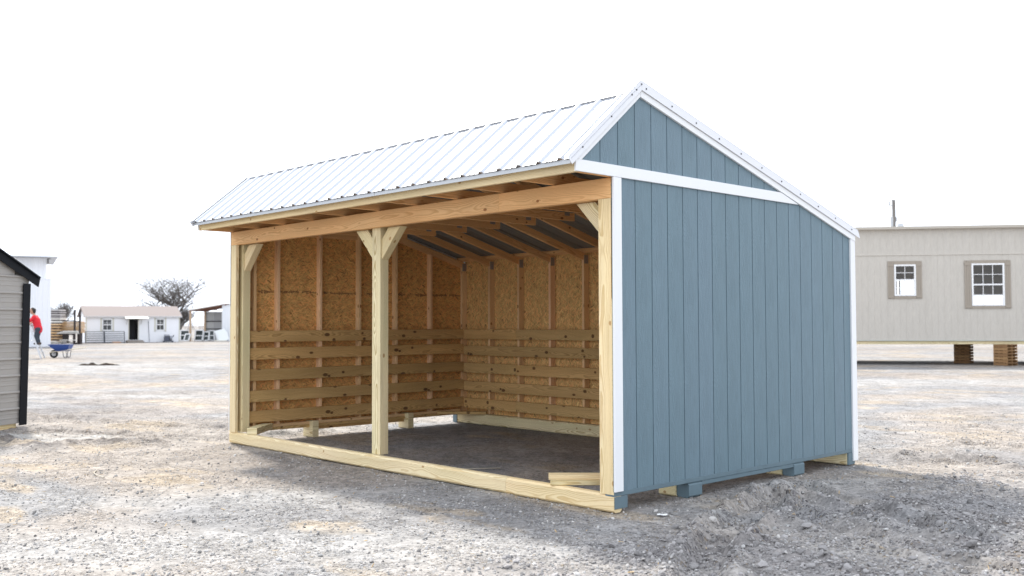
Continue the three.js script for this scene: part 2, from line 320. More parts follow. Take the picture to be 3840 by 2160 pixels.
const gravelMap = dataTex(2048, 2048, (d, S) => { // 4 m of dusty crushed stone, about 2 mm a texel
  const r = rng(404), col = new Float32Array(S * S * 3);
  for (let j = 0; j < S; j++) for (let i = 0; i < S; i++) {
    const x = i / S, y = j / S, k = j * S + i, n = vn(x * 40, y * 40, 1, 40, 40), f = vn(x * 420, y * 420, 2, 420, 420), g = vn(x * 130, y * 130, 3, 130, 130);
    const v = 0.62 + 0.20 * (n - 0.5) + 0.26 * (f - 0.5) + 0.30 * (g - 0.5); col[k * 3] = v * 1.0; col[k * 3 + 1] = v * 0.99; col[k * 3 + 2] = v * 0.98; gravelH[k] = 0.16 * f + 0.2 * g + 0.1 * n;
  }
  const tones = [[0.62, 0.63, 0.66], [0.72, 0.70, 0.66], [0.50, 0.50, 0.52], [0.40, 0.39, 0.40], [0.82, 0.80, 0.78], [0.66, 0.58, 0.47], [0.30, 0.29, 0.30], [0.60, 0.59, 0.60]];
  for (let n = 0; n < 62000; n++) {
    const cx = r() * S, cy = r() * S; if (vn(cx / S * 14, cy / S * 14, 9, 14, 14) < 0.28 + 0.3 * r()) continue;
    const R0 = 1.5 + 4.5 * r() * r() + (r() < 0.05 ? 6 * r() : 0), as = 0.65 + 0.35 * r(), an = r() * 3.14, ca = Math.cos(an), sa = Math.sin(an), t = tones[Math.floor(r() * tones.length)], br = 0.85 + 0.3 * r(), e = Math.ceil(R0);
    for (let y = -e; y <= e; y++) for (let x = -e; x <= e; x++) {
      const p = x * ca + y * sa, q = (-x * sa + y * ca) / as, d2 = (p * p + q * q) / (R0 * R0); if (d2 > 1) continue;
      const k = ((Math.floor(cy + y) + S) % S) * S + ((Math.floor(cx + x) + S) % S), hh = 0.25 + Math.sqrt(1 - d2) * R0 * 0.13;
      if (hh > gravelH[k]) { gravelH[k] = hh; for (let z = 0; z < 3; z++) col[k * 3 + z] = t[z] * br; }
    }
  }
  for (let i = 0; i < S * S; i++) { for (let q = 0; q < 3; q++) d[i * 4 + q] = s8(col[i * 3 + q]); d[i * 4 + 3] = 255; }
});
const gravelBump = dataTex(2048, 2048, (d, S) => { for (let i = 0; i < S * S; i++) { d[i * 4] = d[i * 4 + 1] = d[i * 4 + 2] = clamp(gravelH[i]) * 255; d[i * 4 + 3] = 255; } }, false);
const GROUND = mat(0xffffff, 0.95, 0, { map: gravelMap, bumpMap: gravelBump, bumpScale: 0.02, vertexColors: true, specularIntensity: 0.3 });
{
  const axis = (a, b, step, lo, hi, g) => { const v = []; for (let x = a; x <= b + 1e-6; x += step) v.push(x); let s = step, x = a; const L = []; while (x > lo) { s *= g; x -= s; L.push(x); } s = step; x = v[v.length - 1]; const H = []; while (x < hi) { s *= g; x += s; H.push(x); } return [...L.reverse(), ...v, ...H]; };
  const X = axis(-9, 3.4, 0.029, -900, 700, 1.045), Z = axis(-5.2, 4.2, 0.029, -900, 600, 1.045), nx = X.length, nz = Z.length;
  const P = new Float32Array(nx * nz * 3), C = new Float32Array(nx * nz * 3), U = new Float32Array(nx * nz * 2), I = new Uint32Array((nx - 1) * (nz - 1) * 6), c = [0, 0, 0]; let k = 0;
  for (let j = 0; j < nz; j++) for (let i = 0; i < nx; i++) {
    const n = j * nx + i, x = X[i], z = Z[j]; P[n * 3] = x; P[n * 3 + 1] = groundH(x, z); P[n * 3 + 2] = z; groundC(x, z, c); C.set(c, n * 3); U[n * 2] = x / 4; U[n * 2 + 1] = -z / 4;
    if (i < nx - 1 && j < nz - 1) { I[k++] = n; I[k++] = n + nx; I[k++] = n + 1; I[k++] = n + 1; I[k++] = n + nx; I[k++] = n + nx + 1; }
  }
  const g = new THREE.BufferGeometry(); g.setAttribute('position', new THREE.BufferAttribute(P, 3)); g.setAttribute('color', new THREE.BufferAttribute(C, 3)); g.setAttribute('uv', new THREE.BufferAttribute(U, 2)); g.setIndex(new THREE.BufferAttribute(I, 1)); g.computeVertexNormals();
  const m = part('ground', g, GROUND, scene); tag(m, 'pale dusty gravel yard with tyre ruts and churned dirt', null, null, 'structure');
}

// ------------------------------------------------------------------ the run-in shed
const L = 6.096, XL = -L;
const SHED = thing('run_in_shed', 'open-front timber run-in shed with slate blue gable end and white metal roof', 'shed');
const inR = rng(77);
const treat = () => pick(TREAT), pine = () => pick(PINE), stud = () => pick(STUD), rub = () => pick(RUB);
// ground skids
{
  const chamfer = 0.016;
  bx('sill', TREAT[0], SHED, XL - 0.004, -1.2, 0.004, 0.136, 0, -0.089, chamfer);
  bx('sill', TREAT[2], SHED, -1.197, -0.002, 0.002, 0.135, 0, -0.089, chamfer);
  bx('rear_skid', TREAT[3], SHED, XL + 0.03, -0.012, 0.004, 0.15, -3.56, -3.70, 0.012);
  bx('rear_skid_end', BLUEPAINT, SHED, XL - 0.06, XL + 0.028, 0.004, 0.145, -3.55, -3.70, 0.01);
  bx('rear_skid_end', BLUEPAINT, SHED, -0.012, 0.004, 0.004, 0.122, -3.57, -3.70, 0.008);
  bx('skid_end', BLUEPAINT, SHED, -0.001, 0.006, 0.03, 0.122, -0.004, -0.15, 0.003);
  for (const [z0, z1] of [[-0.93, -1.11], [-2.55, -2.73]]) {
    bx('support_block', TREAT[4], SHED, -0.30, -0.125, 0.0, 0.121, z0 + 0.012, z1 + 0.02, 0.012);
    bx('support_block', BLUEPAINT, SHED, -0.124, 0.002, 0.0, 0.121, z0, z1, 0.016);
  }
  for (const [z0, z1] of [[-1.05, -1.135], [-2.56, -2.65]]) bx('support_block', TREAT[3], SHED, XL - 0.05, -5.92, -0.004, 0.205, z0, z1, 0.008);
}
// corner braces lying flat on the skids
beam('corner_brace', TREAT[1], SHED, [-0.70, 0.156, -0.03], [-0.06, 0.156, -0.68], 0.038, 0.135);
beam('corner_brace', TREAT[2], SHED, [-0.72, 0.197, -0.03], [-0.06, 0.197, -0.70], 0.038, 0.135);
beam('corner_brace', TREAT[3], SHED, [-5.60, 0.157, -0.03], [-6.0, 0.157, -0.46], 0.038, 0.12);
beam('corner_brace', TREAT[4], SHED, [-5.60, 0.196, -0.03], [-6.0, 0.196, -0.46], 0.038, 0.12);
beam('corner_brace', RUB[3], SHED, [-6.02, 0.171, -3.16], [-5.5, 0.171, -3.62], 0.038, 0.12);
// posts, front trim plies, header, knee braces
bx('front_post', TREAT[2], SHED, -0.143, -0.001, 0.137, 2.386, 0, -0.038);
bx('front_post', TREAT[1], SHED, -0.155, -0.016, 0.137, 2.47, -0.079, -0.178);
bx('front_post', TREAT[0], SHED, XL - 0.006, -5.958, 0.138, 2.386, 0, -0.038);
bx('front_post', TREAT[4], SHED, XL + 0.016, -5.935, 0.138, 2.47, -0.079, -0.178);
bx('front_post', TREAT[3], SHED, -3.253, -3.113, 0.137, 2.47, -0.079, -0.18);
bx('header', PINE[0], SHED, XL - 0.004, -1.278, 2.388, 2.546, 0, -0.038);
bx('header', PINE[3], SHED, -1.276, -0.002, 2.388, 2.545, 0, -0.038);
bx('header', PINE[2], SHED, XL, -2.9, 2.389, 2.545, -0.0385, -0.0765);
bx('header', PINE[1], SHED, -2.898, -0.004, 2.389, 2.545, -0.0385, -0.0765);
function knee(x0, dir, m) { // 45 degree brace between post side and header underside
  const d = dir * 1, pts = [[0, 2.075], [0.305 * d, 2.387], [0.105 * d, 2.387], [0, 2.275]]; if (dir < 0) pts.reverse();
  const g = prism(pts, 0.085, 0.003); const uv = g.attributes.uv, p = g.attributes.position, o = R();
  for (let i = 0; i < uv.count; i++) { const a = (p.getX(i) * d + p.getY(i)) * 0.7071, b = (p.getX(i) * d - p.getY(i)) * 0.7071; uv.setXY(i, a / WL + o, (b + 1.72) / WW * 0.9 + p.getZ(i) / WW); }
  part('knee_brace', g, m, SHED, [x0, 0, -0.178]);
}
knee(-3.111, 1, TREAT[1]); knee(-3.255, -1, TREAT[4]); knee(-0.157, -1, TREAT[3]); knee(-5.933, 1, TREAT[0]);

// end walls: sheet behind, grooved boards in front, white trim
function endWall(side) {
  const g = sub(side > 0 ? 'gable_wall' : 'far_gable_wall', SHED, side > 0 ? [0, 0, 0] : [XL, 0, 0], [0, side > 0 ? Math.PI / 2 : -Math.PI / 2, 0]);
  const f = (pts) => side > 0 ? pts : pts.map(([u, y]) => [-u, y]).reverse();
  const wall = f([[0.0, 0.16], [3.74, 0.16], [3.74, 2.30], [2.60, 2.60], [0.0, 2.60]]), gable = f([[-0.375, 2.60], [2.60, 2.60], [0.326, 3.235]]);
  const G = side > 0 ? 0.2716 : -0.2716;
  part('wall_sheet', sheet(wall, 0.006), side > 0 ? OSB_BACK : OSB_SIDE, g, [0, 0, -0.0135]);
  part('wall_sheet', sheet(gable, 0.006), OSB_SIDE, g, [0, 0.002, -0.0135]);
  part('wall_face', sheet(wall, 0.0015), BLUEPAINT, g, [0, 0, -0.0075]);
  part('wall_face', sheet(gable, 0.0015), BLUEPAINT, g, [0, 0.002, -0.0075]);
  sidingBoards('siding_board', BLUE, g, wall, G, 0.2032, -0.006, 0.0062, 0.0085);
  sidingBoards('siding_board', BLUE, g, gable.map(([u, y]) => [u, y + 0.002]), G, 0.2032, -0.006, 0.0062, 0.0085);
  const T = 0.019, trim = (pts, d = T, z = 0.001) => part('trim_board', prism(f(pts), d, 0.002), WHITE, g, [0, 0, z]);
  trim([[-0.001, 0.16], [0.092, 0.16], [0.092, 2.546], [-0.001, 2.546]]);
  trim([[3.652, 0.04], [3.745, 0.04], [3.745, 2.255], [3.652, 2.28]]);
  trim([[-0.418, 2.548], [2.66, 2.548], [2.36, 2.637], [-0.354, 2.637], [-0.418, 2.637]]);
  trim([[-0.418, 2.6375], [-0.354, 2.6375], [0.326, 3.207], [0.326, 3.30], [-0.418, 2.68]]);
  trim([[0.3265, 3.207], [3.645, 2.283], [3.746, 2.255], [3.746, 2.345], [0.3265, 3.30]], T + 0.003);
  // rolled white rake flashing with its screws
  part('rake_flashing', prism(f([[-0.517, 2.641], [-0.472, 2.588], [0.331, 3.26], [0.316, 3.339]]), 0.003), FLASH, g, [0, 0, 0.028]);
  part('rake_flashing', prism(f([[0.3165, 3.339], [0.3315, 3.26], [3.829, 2.292], [3.785, 2.376]]), 0.003), FLASH, g, [0, 0, 0.0285]);
  const sc = new THREE.SphereGeometry(0.0075, 8, 5); const at = (u, y) => part('screw', sc, SCREW, g, [side > 0 ? u : -u, y, 0.032]);
  for (const t of [0.16, 0.56, 0.86]) at(lerp(-0.49, 0.32, t), lerp(2.618, 3.30, t));
  at(0.325, 3.305); at(0.262, 3.252);
  for (let k = 0; k < 11; k++) { const t = 0.018 + k * 0.094; at(lerp(0.32, 3.8, t), lerp(3.295, 2.335, t)); }
  return g;
}
endWall(1); endWall(-1);
// strips of painted framing below the near end wall
bx('bottom_plate', BLUEPAINT, SHED, -0.09, 0.001, 0.1235, 0.1595, -0.002, -3.71);
bx('bottom_plate', BLUEPAINT, SHED, -0.05, -0.004, 0.087, 0.123, -1.112, -2.548);
bx('bottom_plate', RUB[3], SHED, XL + 0.003, XL + 0.10, 0.1235, 0.1595, -0.18, -3.71);
bx('bottom_plate', STUD[2], SHED, XL + 0.004, XL + 0.096, 0.161, 0.198, -0.18, -3.56);
bx('bottom_plate', RUB[0], SHED, XL + 0.03, XL + 0.075, 0.087, 0.123, -1.137, -2.558);
// back wall
{
  const g = sub('back_wall', SHED, [XL, 0, -3.735]);
  part('wall_sheet', sheet([[0.012, 0.09], [L - 0.012, 0.09], [L - 0.012, 2.345], [0.012, 2.345]], 0.008), OSB_BACK, g);
  part('wall_face', sheet([[0.012, 0.09], [L - 0.012, 0.09], [L - 0.012, 2.345], [0.012, 2.345]], 0.004), BLUEPAINT, g, [0, 0, -0.0045]);
}
for (let k = 0; k <= 10; k++) { // back-wall studs
  const x = XL + 0.035 + k * 0.6035; bx('stud', stud(), SHED, x - 0.019, x + 0.019, 0.152, 2.315, -3.632, -3.725, 0.002);
  bx('metal_plate', PLATE, SHED, x + 0.0195, x + 0.0210, 2.20, 2.31, -3.64, -3.71, 0.0003);
}
const roofF = (z) => 3.30 - 0.835 * (z + 0.32), roofR = (z) => 3.30 + 0.2777 * (z + 0.32), roofY = (z) => z > -0.32 ? roofF(z) : roofR(z);
for (const z of [-0.28, -0.605, -1.215, -1.82, -2.42, -3.03]) for (const s of [0, 1]) { // end-wall studs
  if (s && z === -0.28) continue;
  const x0 = s ? -0.10 : XL + 0.007, x1 = s ? -0.0145 : XL + 0.095;
  bx('stud', stud(), SHED, x0, x1, s ? 0.16 : 0.199, roofY(z) - 0.135, z + 0.019, z - 0.019, 0.002);
}
// rub boards: five rows on the far end and along the back
const rows = [[1.213, 1.352], [1.0, 1.142], [0.742, 0.882], [0.485, 0.624], [0.235, 0.376]];
rows.forEach(([y0, y1], i) => {
  bx('rub_board', RUB[i % 4], SHED, XL + 0.097, XL + 0.133, y0, y1, -0.185, -3.59);
  const b0 = [1.21, 0.978, 0.728, 0.468, 0.222][i], b1 = [1.349, 1.115, 0.868, 0.609, 0.363][i];
  const cut = [-4.86, -2.44, -4.86, -1.83, -4.86][i];
  bx('rub_board', RUB[(i + 1) % 4], SHED, XL + 0.135, cut - 0.001, b0, b1, -3.594, -3.630);
  bx('rub_board', RUB[(i + 3) % 4], SHED, cut + 0.001, -0.02, b0 - (i === 2 ? 0.006 : 0), b1 - (i === 2 ? 0.004 : 0), -3.594, -3.630);
});
// trusses
for (let k = 0; k <= 10; k++) {
  const x = XL + 0.03 + k * 0.6036, g = sub('roof_truss', SHED), dn = 0.042 + 0.047;
  if (k === 0 || k === 10) { /* gable trusses sit just inside the end walls */ }
  const xx = k === 10 ? -0.036 : k === 0 ? XL + 0.036 : x;
  beam('top_chord', pine(), g, [xx, roofF(0.39) - dn * 1.25, 0.39], [xx, roofF(-0.32) - dn * 1.25, -0.32], 0.086, 0.037);
  beam('top_chord', pine(), g, [xx, roofR(-0.325) - dn, -0.325], [xx, roofR(-3.66) - dn, -3.66], 0.088, 0.037);
  const y0 = 2.548; beam('bottom_chord', pine(), g, [xx, y0 + 0.0445, 0.368], [xx, y0 + 0.0445, -2.18], 0.086, 0.0365);
  for (const s of [-1, 1]) bx('gusset_plate', PLATE, g, xx + s * 0.0195, xx + s * 0.0205, 2.60, 2.70, -2.02, -2.10, 0.0002);
}
// purlins, fascia, drip edge
for (const z of [-0.42, -1.2, -2.2, -3.62]) { const y = roofR(z) - 0.0205; const o = bx('purlin', pine(), SHED, XL - 0.02, 0.0, y - 0.018, y + 0.018, z - 0.044, z + 0.044); o.rotation.x = -Math.atan(0.2777); }
for (const z of [-0.2, 0.1, 0.36]) { const y = roofF(z) - 0.0265; const o = bx('purlin', pine(), SHED, XL - 0.02, 0.0, y - 0.018, y + 0.018, z - 0.034, z + 0.034); o.rotation.x = Math.atan(0.835); }
bx('fascia', TREAT[2], SHED, XL - 0.025, -2.45, 2.545, 2.634, 0.405, 0.369);
bx('fascia', TREAT[0], SHED, -2.449, 0.0, 2.545, 2.634, 0.405, 0.369);
for (let k = 0; k < 2; k++) { const x0 = k ? -2.44 : XL - 0.04, x1 = k ? 0.01 : -2.445; part('drip_edge', merge([box(x1 - x0, 0.036, 0.002, (x0 + x1) / 2, 2.615, 0.468 + k * 0.0006), box(x1 - x0, 0.002, 0.062, (x0 + x1) / 2, 2.634, 0.437)]), GALV, SHED); }
// metal roofing, one mesh per sheet
{
  const aF = Math.atan(0.835), aR = Math.atan(0.2777), lenF = 0.805 / Math.cos(aF), lenR = 3.47 / Math.cos(aR), w = 0.88;
  for (let k = 0; k < 7; k++) {
    const x0 = XL - 0.034 + k * w;
    const p = part('roof_panel', ribbed(w, lenF, 0.22, 0.02, 0.062, 0.024, 0.0012, true, 0.004), ROOFWHITE, SHED, [x0, 3.302 + (k % 2) * 0.0008, -0.32], [aF, 0, 0]);
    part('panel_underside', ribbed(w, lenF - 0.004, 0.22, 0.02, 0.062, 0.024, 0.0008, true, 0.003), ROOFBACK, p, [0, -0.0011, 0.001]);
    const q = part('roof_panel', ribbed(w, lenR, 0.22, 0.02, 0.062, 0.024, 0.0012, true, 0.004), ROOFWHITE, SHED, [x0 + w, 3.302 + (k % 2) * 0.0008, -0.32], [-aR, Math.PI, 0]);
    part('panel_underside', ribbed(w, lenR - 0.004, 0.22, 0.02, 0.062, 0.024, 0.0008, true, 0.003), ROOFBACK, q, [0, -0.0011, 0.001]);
  }
  const plugs = []; for (let k = 0; k < 28; k++) { const q = prism([[-0.029, 0.0005], [0.029, 0.0005], [0.011, 0.0188], [-0.011, 0.0188]], 0.03); q.translate(XL - 0.034 + (k + 0.5) * 0.22, 0, 0); plugs.push(q); }
  part('eave_closure', merge(plugs), mat(lin(0.6, 0.61, 0.63), 0.8), SHED, [0, 3.3025 - 0.772 * Math.tan(aF), 0.452], [aF, 0, 0]);
  const zf = -0.195, zr = -0.455, up = 0.0265;
  const cap = prism([[-zf, roofF(zf) + up], [0.32, 3.302 + up + 0.012], [-zr, roofR(zr) + up], [-zr, roofR(zr) + up + 0.002], [0.32, 3.304 + up + 0.013], [-zf, roofF(zf) + up + 0.002]], L + 0.06);
  part('ridge_cap', cap, ROOFWHITE, SHED, [XL - 0.034, 0, 0], [0, Math.PI / 2, 0]);
  part('ridge_closure', prism([[0.206, roofF(-0.206) + 0.003], [0.228, roofF(-0.228) + 0.003], [0.228, roofF(-0.228) + 0.0255], [0.206, roofF(-0.206) + 0.0255]], L + 0.05), mat(lin(0.42, 0.43, 0.45), 0.8), SHED, [XL - 0.03, 0, 0], [0, Math.PI / 2, 0]);
  const sc = new THREE.SphereGeometry(0.008, 6, 4); for (let k = 0; k < 28; k += 2) part('screw', sc, SCREW, SHED, [XL + 0.076 + k * 0.22, roofF(-0.215) + up + 0.004, -0.215]);
  // top flange of the rake flashing
  for (const x of [0.004, XL - 0.008]) {
    beam('rake_flange', ROOFWHITE, SHED, [x, roofF(0.5) + 0.032, 0.5], [x, roofF(-0.31) + 0.034, -0.31], 0.003, 0.056, 0.0005);
    beam('rake_flange', ROOFWHITE, SHED, [x, roofR(-0.33) + 0.034, -0.33], [x, roofR(-3.785) + 0.030, -3.785], 0.003, 0.056, 0.0005);
  }
}

// ------------------------------------------------------------------ loose things near the shed
const STONE = [[0.40, 0.39, 0.38], [0.30, 0.295, 0.29], [0.47, 0.45, 0.43], [0.22, 0.21, 0.205]];
function rock(seed, detail) { const g = new THREE.IcosahedronGeometry(1, detail), p = g.attributes.position, v = new THREE.Vector3(); for (let i = 0; i < p.count; i++) { v.fromBufferAttribute(p, i); const k = 0.72 + 0.55 * vn(v.x * 1.7 + seed, v.y * 1.7 + v.z * 2.1, seed); p.setXYZ(i, v.x * k * 1.15, v.y * k * 0.72, v.z * k); } g.computeVertexNormals(); return g; }
function scatter(name, n, geo, label, size, where, tint) {
  const m = new THREE.InstancedMesh(geo, mat(0xffffff, 0.95), n), q = new THREE.Quaternion(), e = new THREE.Euler(), M = new THREE.Matrix4(), c = new THREE.Color(), r = rng(n + 3);
  for (let i = 0; i < n; i++) {
    let x, z, k = 0; do { [x, z] = where(r); } while (!Number.isFinite(x) && k++ < 50);
    const s = size(r, x, z); e.set(r() * 0.9, r() * 6.28, r() * 0.9); q.setFromEuler(e);
    M.compose(new THREE.Vector3(x, groundH(x, z) + s * 0.28, z), q, new THREE.Vector3(s * (0.8 + 0.5 * r()), s * (0.7 + 0.4 * r()), s)); m.setMatrixAt(i, M); m.setColorAt(i, tint(r, c));
  }
  m.name = name; m.castShadow = m.receiveShadow = true; scene.add(m); return tag(m, label, null, null, 'stuff');
}
const front = (r) => { const f = 4.6 + 11 * r() ** 1.6, t = (r() - 0.5) * 1.25 * f; return yard(t, f); };
const stoneTint = (r, c) => { const s = STONE[Math.floor(r() * 4)], k = 0.65 + 0.5 * r(); return c.setRGB(s[0] * k, s[1] * k, s[2] * k); };
const outside = (r) => { for (;;) { const p = front(r); if (p[0] > -0.1 || p[0] < -6 || p[1] > -0.02 || p[1] < -3.7) return p; } };
scatter('gravel_stones', 14000, rock(2.3, 0), 'small loose grey stones strewn over the yard', (r) => 0.004 + 0.007 * r() + (r() < 0.06 ? 0.012 * r() : 0), outside, stoneTint);
scatter('dirt_clods', 8000, rock(7.1, 1), 'crumbly grey dirt clods along the tyre ruts', (r) => 0.005 + 0.012 * r() * r() + (r() < 0.03 ? 0.02 * r() : 0), (r) => { for (let k = 0; k < 40; k++) { const [x, z] = yard(-2.2 + 6.6 * r(), 4.8 + 9 * r()); if (r() < roughness(x, z) - 0.15) return [x, z]; } return front(r); }, (r, c) => { const k = 0.6 + 0.7 * r(); return c.setRGB(0.27 * k, 0.257 * k, 0.253 * k); });
scatter('wood_chips', 300, new THREE.BoxGeometry(2.4, 0.22, 0.4), 'scattered straw and splinters of pale wood', (r) => 0.006 + 0.010 * r(), outside, (r, c) => { const k = 0.7 + 0.5 * r(); return c.setRGB(0.46 * k, 0.33 * k, 0.18 * k); });
{ // stick, paper scrap and single pale stones that stand out
  const onG = (x, z, d = 0) => [x, groundH(x, z) + d, z];
  const a = onG(-6.15, 1.83, 0.008), b = onG(-5.0, 1.78, 0.012);
  top('stick', new THREE.TubeGeometry(new THREE.CatmullRomCurve3([new THREE.Vector3(-4.98, groundH(-4.98, 1.98) + 0.008, 1.98), new THREE.Vector3(-4.72, groundH(-4.72, 2.1) + 0.012, 2.1), new THREE.Vector3(-4.42, groundH(-4.42, 2.12) + 0.007, 2.12)]), 12, 0.005, 6), mat(lin(0.46, 0.42, 0.35), 0.9), 'thin pale stick lying on the gravel left of the shed', 'stick');
  top('stick', new THREE.TubeGeometry(new THREE.CatmullRomCurve3([new THREE.Vector3(-2.55, groundH(-2.55, -0.62) + 0.008, -0.62), new THREE.Vector3(-2.4, groundH(-2.4, -0.75) + 0.014, -0.75), new THREE.Vector3(-2.3, groundH(-2.3, -0.95) + 0.008, -0.95)]), 10, 0.006, 6), mat(lin(0.4, 0.36, 0.3), 0.9), 'short twig on the bare ground inside the shed', 'stick');
  const pg = new THREE.PlaneGeometry(0.075, 0.045, 4, 3), p = pg.attributes.position; for (let i = 0; i < p.count; i++) p.setZ(i, 0.004 * Math.sin(i * 1.7)); pg.rotateX(-Math.PI / 2); pg.computeVertexNormals();
  const s = top('paper_scrap', pg, mat(lin(0.78, 0.78, 0.78), 0.8, 0, { side: THREE.DoubleSide }), 'small white paper scrap on the ground beside the blue wall', 'scrap'); s.position.set(0.30, groundH(0.30, -0.20) + 0.012, -0.20); s.rotation.y = 0.9;
  const st = (x, z, r, label, c) => { const m = top('stone', rock(r * 90, 2), mat(lin(...c), 0.9), label, 'stone'); m.scale.setScalar(r); m.position.set(x, groundH(x, z) + r * 0.3, z); m.rotation.y = r * 50; };
  st(0.70, -0.26, 0.032, 'rounded pale stone at the end of the rut ridge by the blue wall', [0.44, 0.42, 0.40]);
  st(0.50, -1.75, 0.028, 'pale stone in the shade near the middle support block', [0.42, 0.40, 0.38]);
  st(0.05, 2.65, 0.026, 'light stone on the foreground gravel below the sill corner', [0.46, 0.44, 0.41]);
}

// ------------------------------------------------------------------ beige metal shed at the left edge
{
  const g = thing('metal_shed', 'beige ribbed metal shed with black trim at the left edge', 'shed');
  standAt(g, -6.82, 13.75, Math.PI / 2 - 0.28, 0.0);      // local x runs along the visible gable end, away from the camera, ending at the corner x = 0
  g.rotation.order = 'YXZ'; g.rotation.z = 0.004; g.rotation.x = 0.022;
  const beige = mat(lin(0.335, 0.312, 0.29), 0.45), black = mat(lin(0.006, 0.007, 0.010), 0.55, 0, { specularIntensity: 0.3 }), W = 3.0, H = 2.0, ov = 0.13;
  const peak = H + 0.72;
  const body = [[-W, 0.07], [0, 0.07], [0, H], [-W / 2, peak], [-W, H]];
  part('wall_core', sheet(body, 0.03), beige, g, [0, 0, -0.04]);
  for (let y = 0.07, k = 0; y < peak; y += 0.2286, k++) { // horizontal ribbed sheet, one mesh a course
    const c = clipY(body, y, Math.min(peak, y + 0.2286)); if (c.length < 3) continue; const xs = c.map((p) => p[0]), x0 = Math.min(...xs), x1 = Math.max(...xs);
    const pr = [[0, 0], [0.07, 0], [0.074, 0.004], [0.09, 0.004], [0.094, 0], [0.135, 0], [0.139, 0.004], [0.155, 0.004], [0.159, 0], [0.186, 0], [0.198, 0.02], [0.213, 0.02], [0.2275, 0]];
    const s = new THREE.Shape([...pr.map(([a, b]) => new THREE.Vector2(b + 0.002, a)), new THREE.Vector2(0, 0.2275), new THREE.Vector2(0, 0)]);
    const geo = new THREE.ExtrudeGeometry(s, { depth: x1 - x0, bevelEnabled: false }); geo.rotateY(-Math.PI / 2); // extrude -> -x, profile depth -> +z
    part('wall_panel', geo, beige, g, [x1, y, -0.009]);
  }
  part('side_wall', box(0.03, H - 0.07, 4.2, -0.02, (H + 0.07) / 2, -2.14), beige, g);
  part('side_wall', box(0.03, H - 0.07, 4.2, -W + 0.02, (H + 0.07) / 2, -2.14), beige, g);
  part('back_wall', sheet(body, 0.03), beige, g, [0, 0, -4.27]);
  part('corner_trim', merge([box(0.125, H - 0.03, 0.012, -0.0625, 0.04 + (H - 0.03) / 2, 0.018), box(0.012, H - 0.03, 0.12, 0.004, 0.04 + (H - 0.03) / 2, -0.04)]), black, g);
  const sl = (peak - H) / (W / 2), a = Math.atan(sl);
  for (const s of [0, 1]) {
    const m = (x) => s ? -W - x : x, pts = [[m(ov), H - sl * ov + 0.03], [m(-W / 2), peak + 0.03], [m(-W / 2), peak + 0.18], [m(ov + 0.03), H - sl * ov + 0.16]]; if (s) pts.reverse();
    part('rake_trim', prism(pts, 0.014), black, g, [0, 0, 0.032]);
    const r = part('roof_panel', new THREE.BoxGeometry((W / 2 + ov) / Math.cos(a) + 0.02, 0.02, 4.5), black, g, [m((ov - W / 2) / 2), (H + peak - sl * ov) / 2 + 0.165, -2.18]); r.rotation.z = s ? a : -a;
  }
  for (const z of [-0.12, -4.1]) bx('skid', TREAT[2], g, -W + 0.02, -0.12, -0.01, 0.068, z - 0.07, z + 0.08);
}

